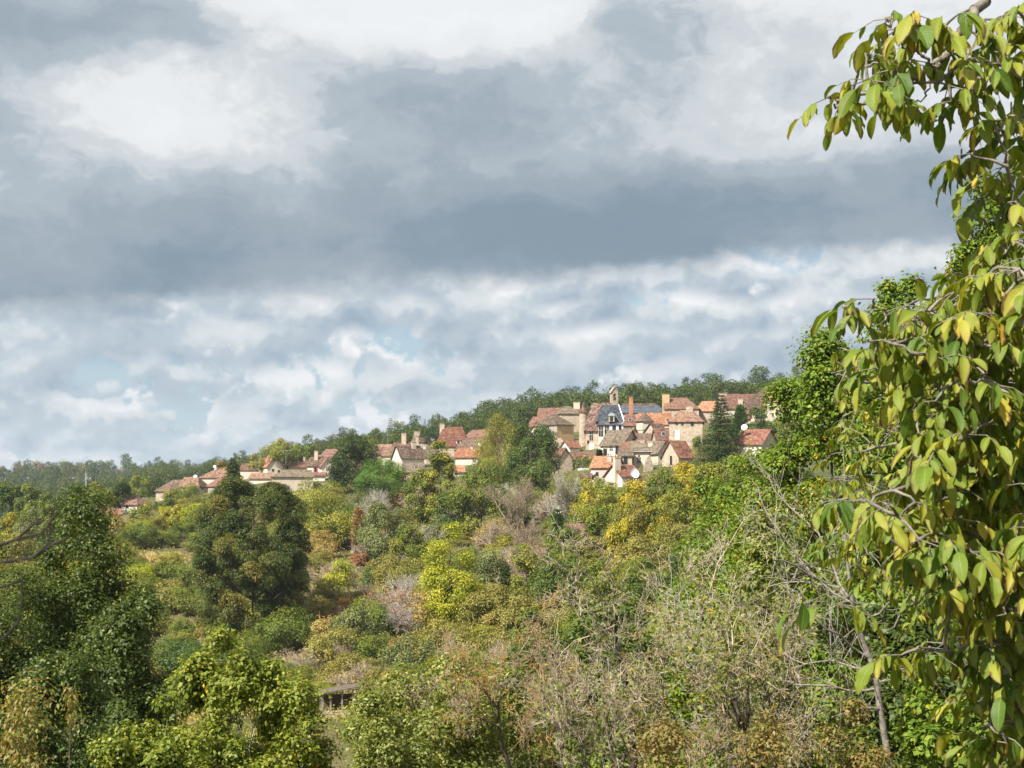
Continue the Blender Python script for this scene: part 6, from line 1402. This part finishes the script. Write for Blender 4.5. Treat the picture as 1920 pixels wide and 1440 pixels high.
def walnuts():
    rng = np.random.default_rng(40)
    limbs = [
        [(2260, 420, 4.9, .075), (2080, 60, 4.6, .04), (1930, -70, 4.3, .03), (1852, -6, 4.1, .022), (1800, 60, 4.0, .018), (1758, 122, 4.0, .014), (1700, 150, 3.95, .012), (1632, 188, 3.9, .010), (1560, 192, 3.85, .006)],
        [(1758, 122, 4.0, .012), (1712, 100, 3.95, .010), (1676, 66, 3.9, .008), (1662, 40, 3.9, .005)], [(1758, 122, 4.0, .008), (1735, 170, 4.05, .007), (1706, 200, 4.05, .006), (1694, 212, 4.05, .004)], [(1930, -70, 4.3, .014), (1960, 60, 4.2, .012), (1900, 140, 4.1, .010), (1830, 142, 4.05, .006)],
        [(2080, 60, 4.6, .03), (1990, 180, 4.4, .02), (1920, 250, 4.2, .015), (1850, 285, 4.1, .008), (1800, 292, 4.0, .005)],
        [(2260, 560, 4.9, .06), (2060, 460, 4.5, .03), (1920, 420, 4.2, .018), (1860, 360, 4.1, .010)], [(2060, 460, 4.5, .028), (1920, 500, 4.2, .018), (1820, 560, 3.9, .013), (1720, 590, 3.8, .009), (1610, 582, 3.7, .004)],
        [(2260, 680, 4.9, .06), (2020, 650, 4.5, .03), (1880, 640, 4.0, .018), (1760, 650, 3.8, .012), (1660, 640, 3.7, .006)], [(2260, 760, 4.9, .05), (2000, 760, 4.5, .03), (1860, 790, 4.1, .018), (1740, 760, 3.9, .010), (1690, 800, 3.8, .006)],
        [(2260, 900, 4.9, .06), (2000, 880, 4.4, .03), (1860, 900, 4.0, .018), (1740, 905, 3.7, .012), (1620, 940, 3.6, .006)], [(2260, 1000, 4.9, .05), (2000, 1010, 4.4, .03), (1860, 1060, 4.1, .015), (1730, 1020, 3.9, .010), (1660, 1010, 3.8, .005)],
        [(2260, 1150, 4.9, .05), (2000, 1130, 4.4, .03), (1900, 1180, 4.0, .015), (1820, 1225, 3.8, .010), (1720, 1218, 3.7, .005)], [(2260, 1350, 4.9, .05), (2020, 1300, 4.3, .025), (1900, 1330, 4.0, .012), (1850, 1390, 3.9, .006)]]
    top = [(1528, 182), (1552, 192), (1578, 178), (1600, 150), (1596, 100), (1620, 118), (1612, 172), (1650, 34), (1672, 48), (1640, 66), (1694, 28), (1704, 66), (1728, 82), (1752, 160), (1655, 128), (1682, 112), (1742, 52), (1772, 26), (1806, 70), (1790, 112), (1824, 120), (1758, 190), (1780, 176), (1850, 36), (1884, 22), (1908, 52), (1850, 122), (1838, 96), (1930, 90), (1900, 10), (1625, 182), (1640, 170)]
    col = [(1830, 170), (1850, 226), (1872, 250), (1896, 200), (1908, 262), (1822, 292), (1800, 288), (1862, 312), (1884, 326), (1912, 296), (1872, 380), (1836, 372), (1892, 404), (1914, 436), (1930, 180), (1940, 330), (1900, 150)]
    poly = [(1990, 420), (1890, 432), (1865, 450), (1815, 505), (1782, 550), (1720, 578), (1680, 640), (1690, 700), (1725, 750), (1712, 840), (1700, 895), (1640, 925), (1640, 960), (1690, 990), (1730, 1050), (1780, 1080), (1800, 1120), (1850, 1080), (1990, 1080)]
    poly2 = [(1990, 1060), (1850, 1100), (1862, 1190), (1826, 1240), (1846, 1340), (1850, 1400), (1990, 1460)]
    cl = [(a + 26, b, rng.uniform(3.8, 4.15)) for a, b in top + top[3:] + col] + [(a + 18, b, rng.uniform(3.8, 4.2)) for a, b in col]
    cl += [(1578, 575, 3.7), (1612, 590, 3.7), (1640, 560, 3.7), (1660, 600, 3.75), (1690, 575, 3.8), (1625, 640, 3.7), (1640, 665, 3.7), (1648, 690, 3.75), (1550, 1128, 3.7), (1572, 1134, 3.7), (1690, 1228, 3.7), (1716, 1220, 3.7), (1742, 1214, 3.75), (1770, 1206, 3.75), (1795, 1195, 3.8), (1600, 940, 3.6), (1585, 935, 3.6)]
    n = 0
    while n < 940:
        p = (rng.uniform(1570, 1990), rng.uniform(410, 1130))
        if in_poly(p, poly): cl.append((*p, rng.uniform(3.5, 5.4))); n += 1
    n = 0
    while n < 160:
        p = (rng.uniform(1800, 1990), rng.uniform(1050, 1450))
        if in_poly(p, poly2): cl.append((*p, rng.uniform(3.6, 4.6))); n += 1
    for k in range(150): cl.append((rng.uniform(1980, 2560), rng.uniform(-250, 1250), rng.uniform(3.8, 6.2)))
    limbs.append([(1640, 1190, 3.9, .004), (1600, 1140, 3.75, .003), (1556, 1122, 3.7, .002)]); limbs[-1].insert(0, (1760, 1100, 4.0, .006)); limbs[-1].insert(0, (1860, 1060, 4.1, .008))
    walnut('walnut tree with large drooping yellow green leaves along the edge of the picture', 41, limbs, cl, .073, 2260, 4.9, .10, nuts=[(1842, 72, 4.0), (1896, 226, 4.0), (1912, 236, 4.02)])
    limbs = [[(2150, 700, 11.5, .09), (1900, 720, 10.8, .05), (1760, 700, 10.2, .03), (1640, 720, 9.8, .015), (1560, 700, 9.6, .008)], [(2150, 820, 11.5, .08), (1880, 850, 10.6, .04), (1720, 830, 10, .025), (1600, 850, 9.7, .012)], [(2150, 950, 11.5, .07), (1880, 960, 10.6, .04), (1700, 930, 10, .02), (1570, 960, 9.6, .010)], [(2150, 600, 11.5, .07), (1900, 560, 10.8, .04), (1740, 560, 10.2, .02), (1680, 590, 10, .01)]]
    poly = [(1900, 520), (1700, 560), (1640, 640), (1560, 650), (1545, 720), (1570, 800), (1545, 860), (1560, 960), (1520, 1000), (1600, 1080), (1700, 1160), (1900, 1180)]
    cl = []
    while len(cl) < 300:
        p = (rng.uniform(1510, 1900), rng.uniform(520, 1180))
        if in_poly(p, poly): cl.append((*p, rng.uniform(9.0, 11.2)))
    for k in range(60): cl.append((rng.uniform(1900, 2300), rng.uniform(400, 1150), rng.uniform(9.4, 12.5)))
    walnut('second walnut with small hanging leaves glimpsed behind the big walnut leaves', 43, limbs, cl, .085, 2150, 11.5, .16, lf=(6, 10), grid=(5, 2))

def near_scrub():
    """the bank between the road and the slope"""
    rng = np.random.default_rng(55); src = [o.data for o in scene.objects if o.type == 'MESH' and o.parent is None and o.name.split('.')[0] == 'shrub']
    src = list({m.name: m for m in src}.values()); n = 0
    for i in range(96):
        px = rng.uniform(220, 1750) if i < 70 else rng.uniform(1350, 2150); Y = rng.uniform(38, 96) if i < 70 else rng.uniform(90, 260); x = (px - 960) / F * Y
        if px < 720 and px > 520 and Y > 60: continue
        w = rng.uniform(2.6, 4.6); h = w * rng.uniform(.6, .95); me = src[rng.integers(len(src))]
        o = link('shrub', me, None, (x, Y, gz(x, Y) - .1)); o.scale = (w / 3.2, w / 3.2, h / 2.4); o.rotation_euler = (0, 0, rng.random() * 6.28)
        mt = ['mid', 'olive', 'chestnut', 'walnutfar', 'sallow'][rng.integers(5)]; setmat(o, M[mt], M['twig_brown'])
        lk = {'mid': 'leafy green', 'olive': 'olive', 'chestnut': 'deep green', 'walnutfar': 'yellow green', 'sallow': 'silvery olive'}[mt]
        wh = 'behind the sallows and bare shrubs' if i < 70 else 'on the open slope behind the pear trees'; tag(o, f'{lk} bank shrub {wh}', 'shrub', f'{lk} bank shrubs {wh}')
near_trees(); walnuts(); near_scrub()
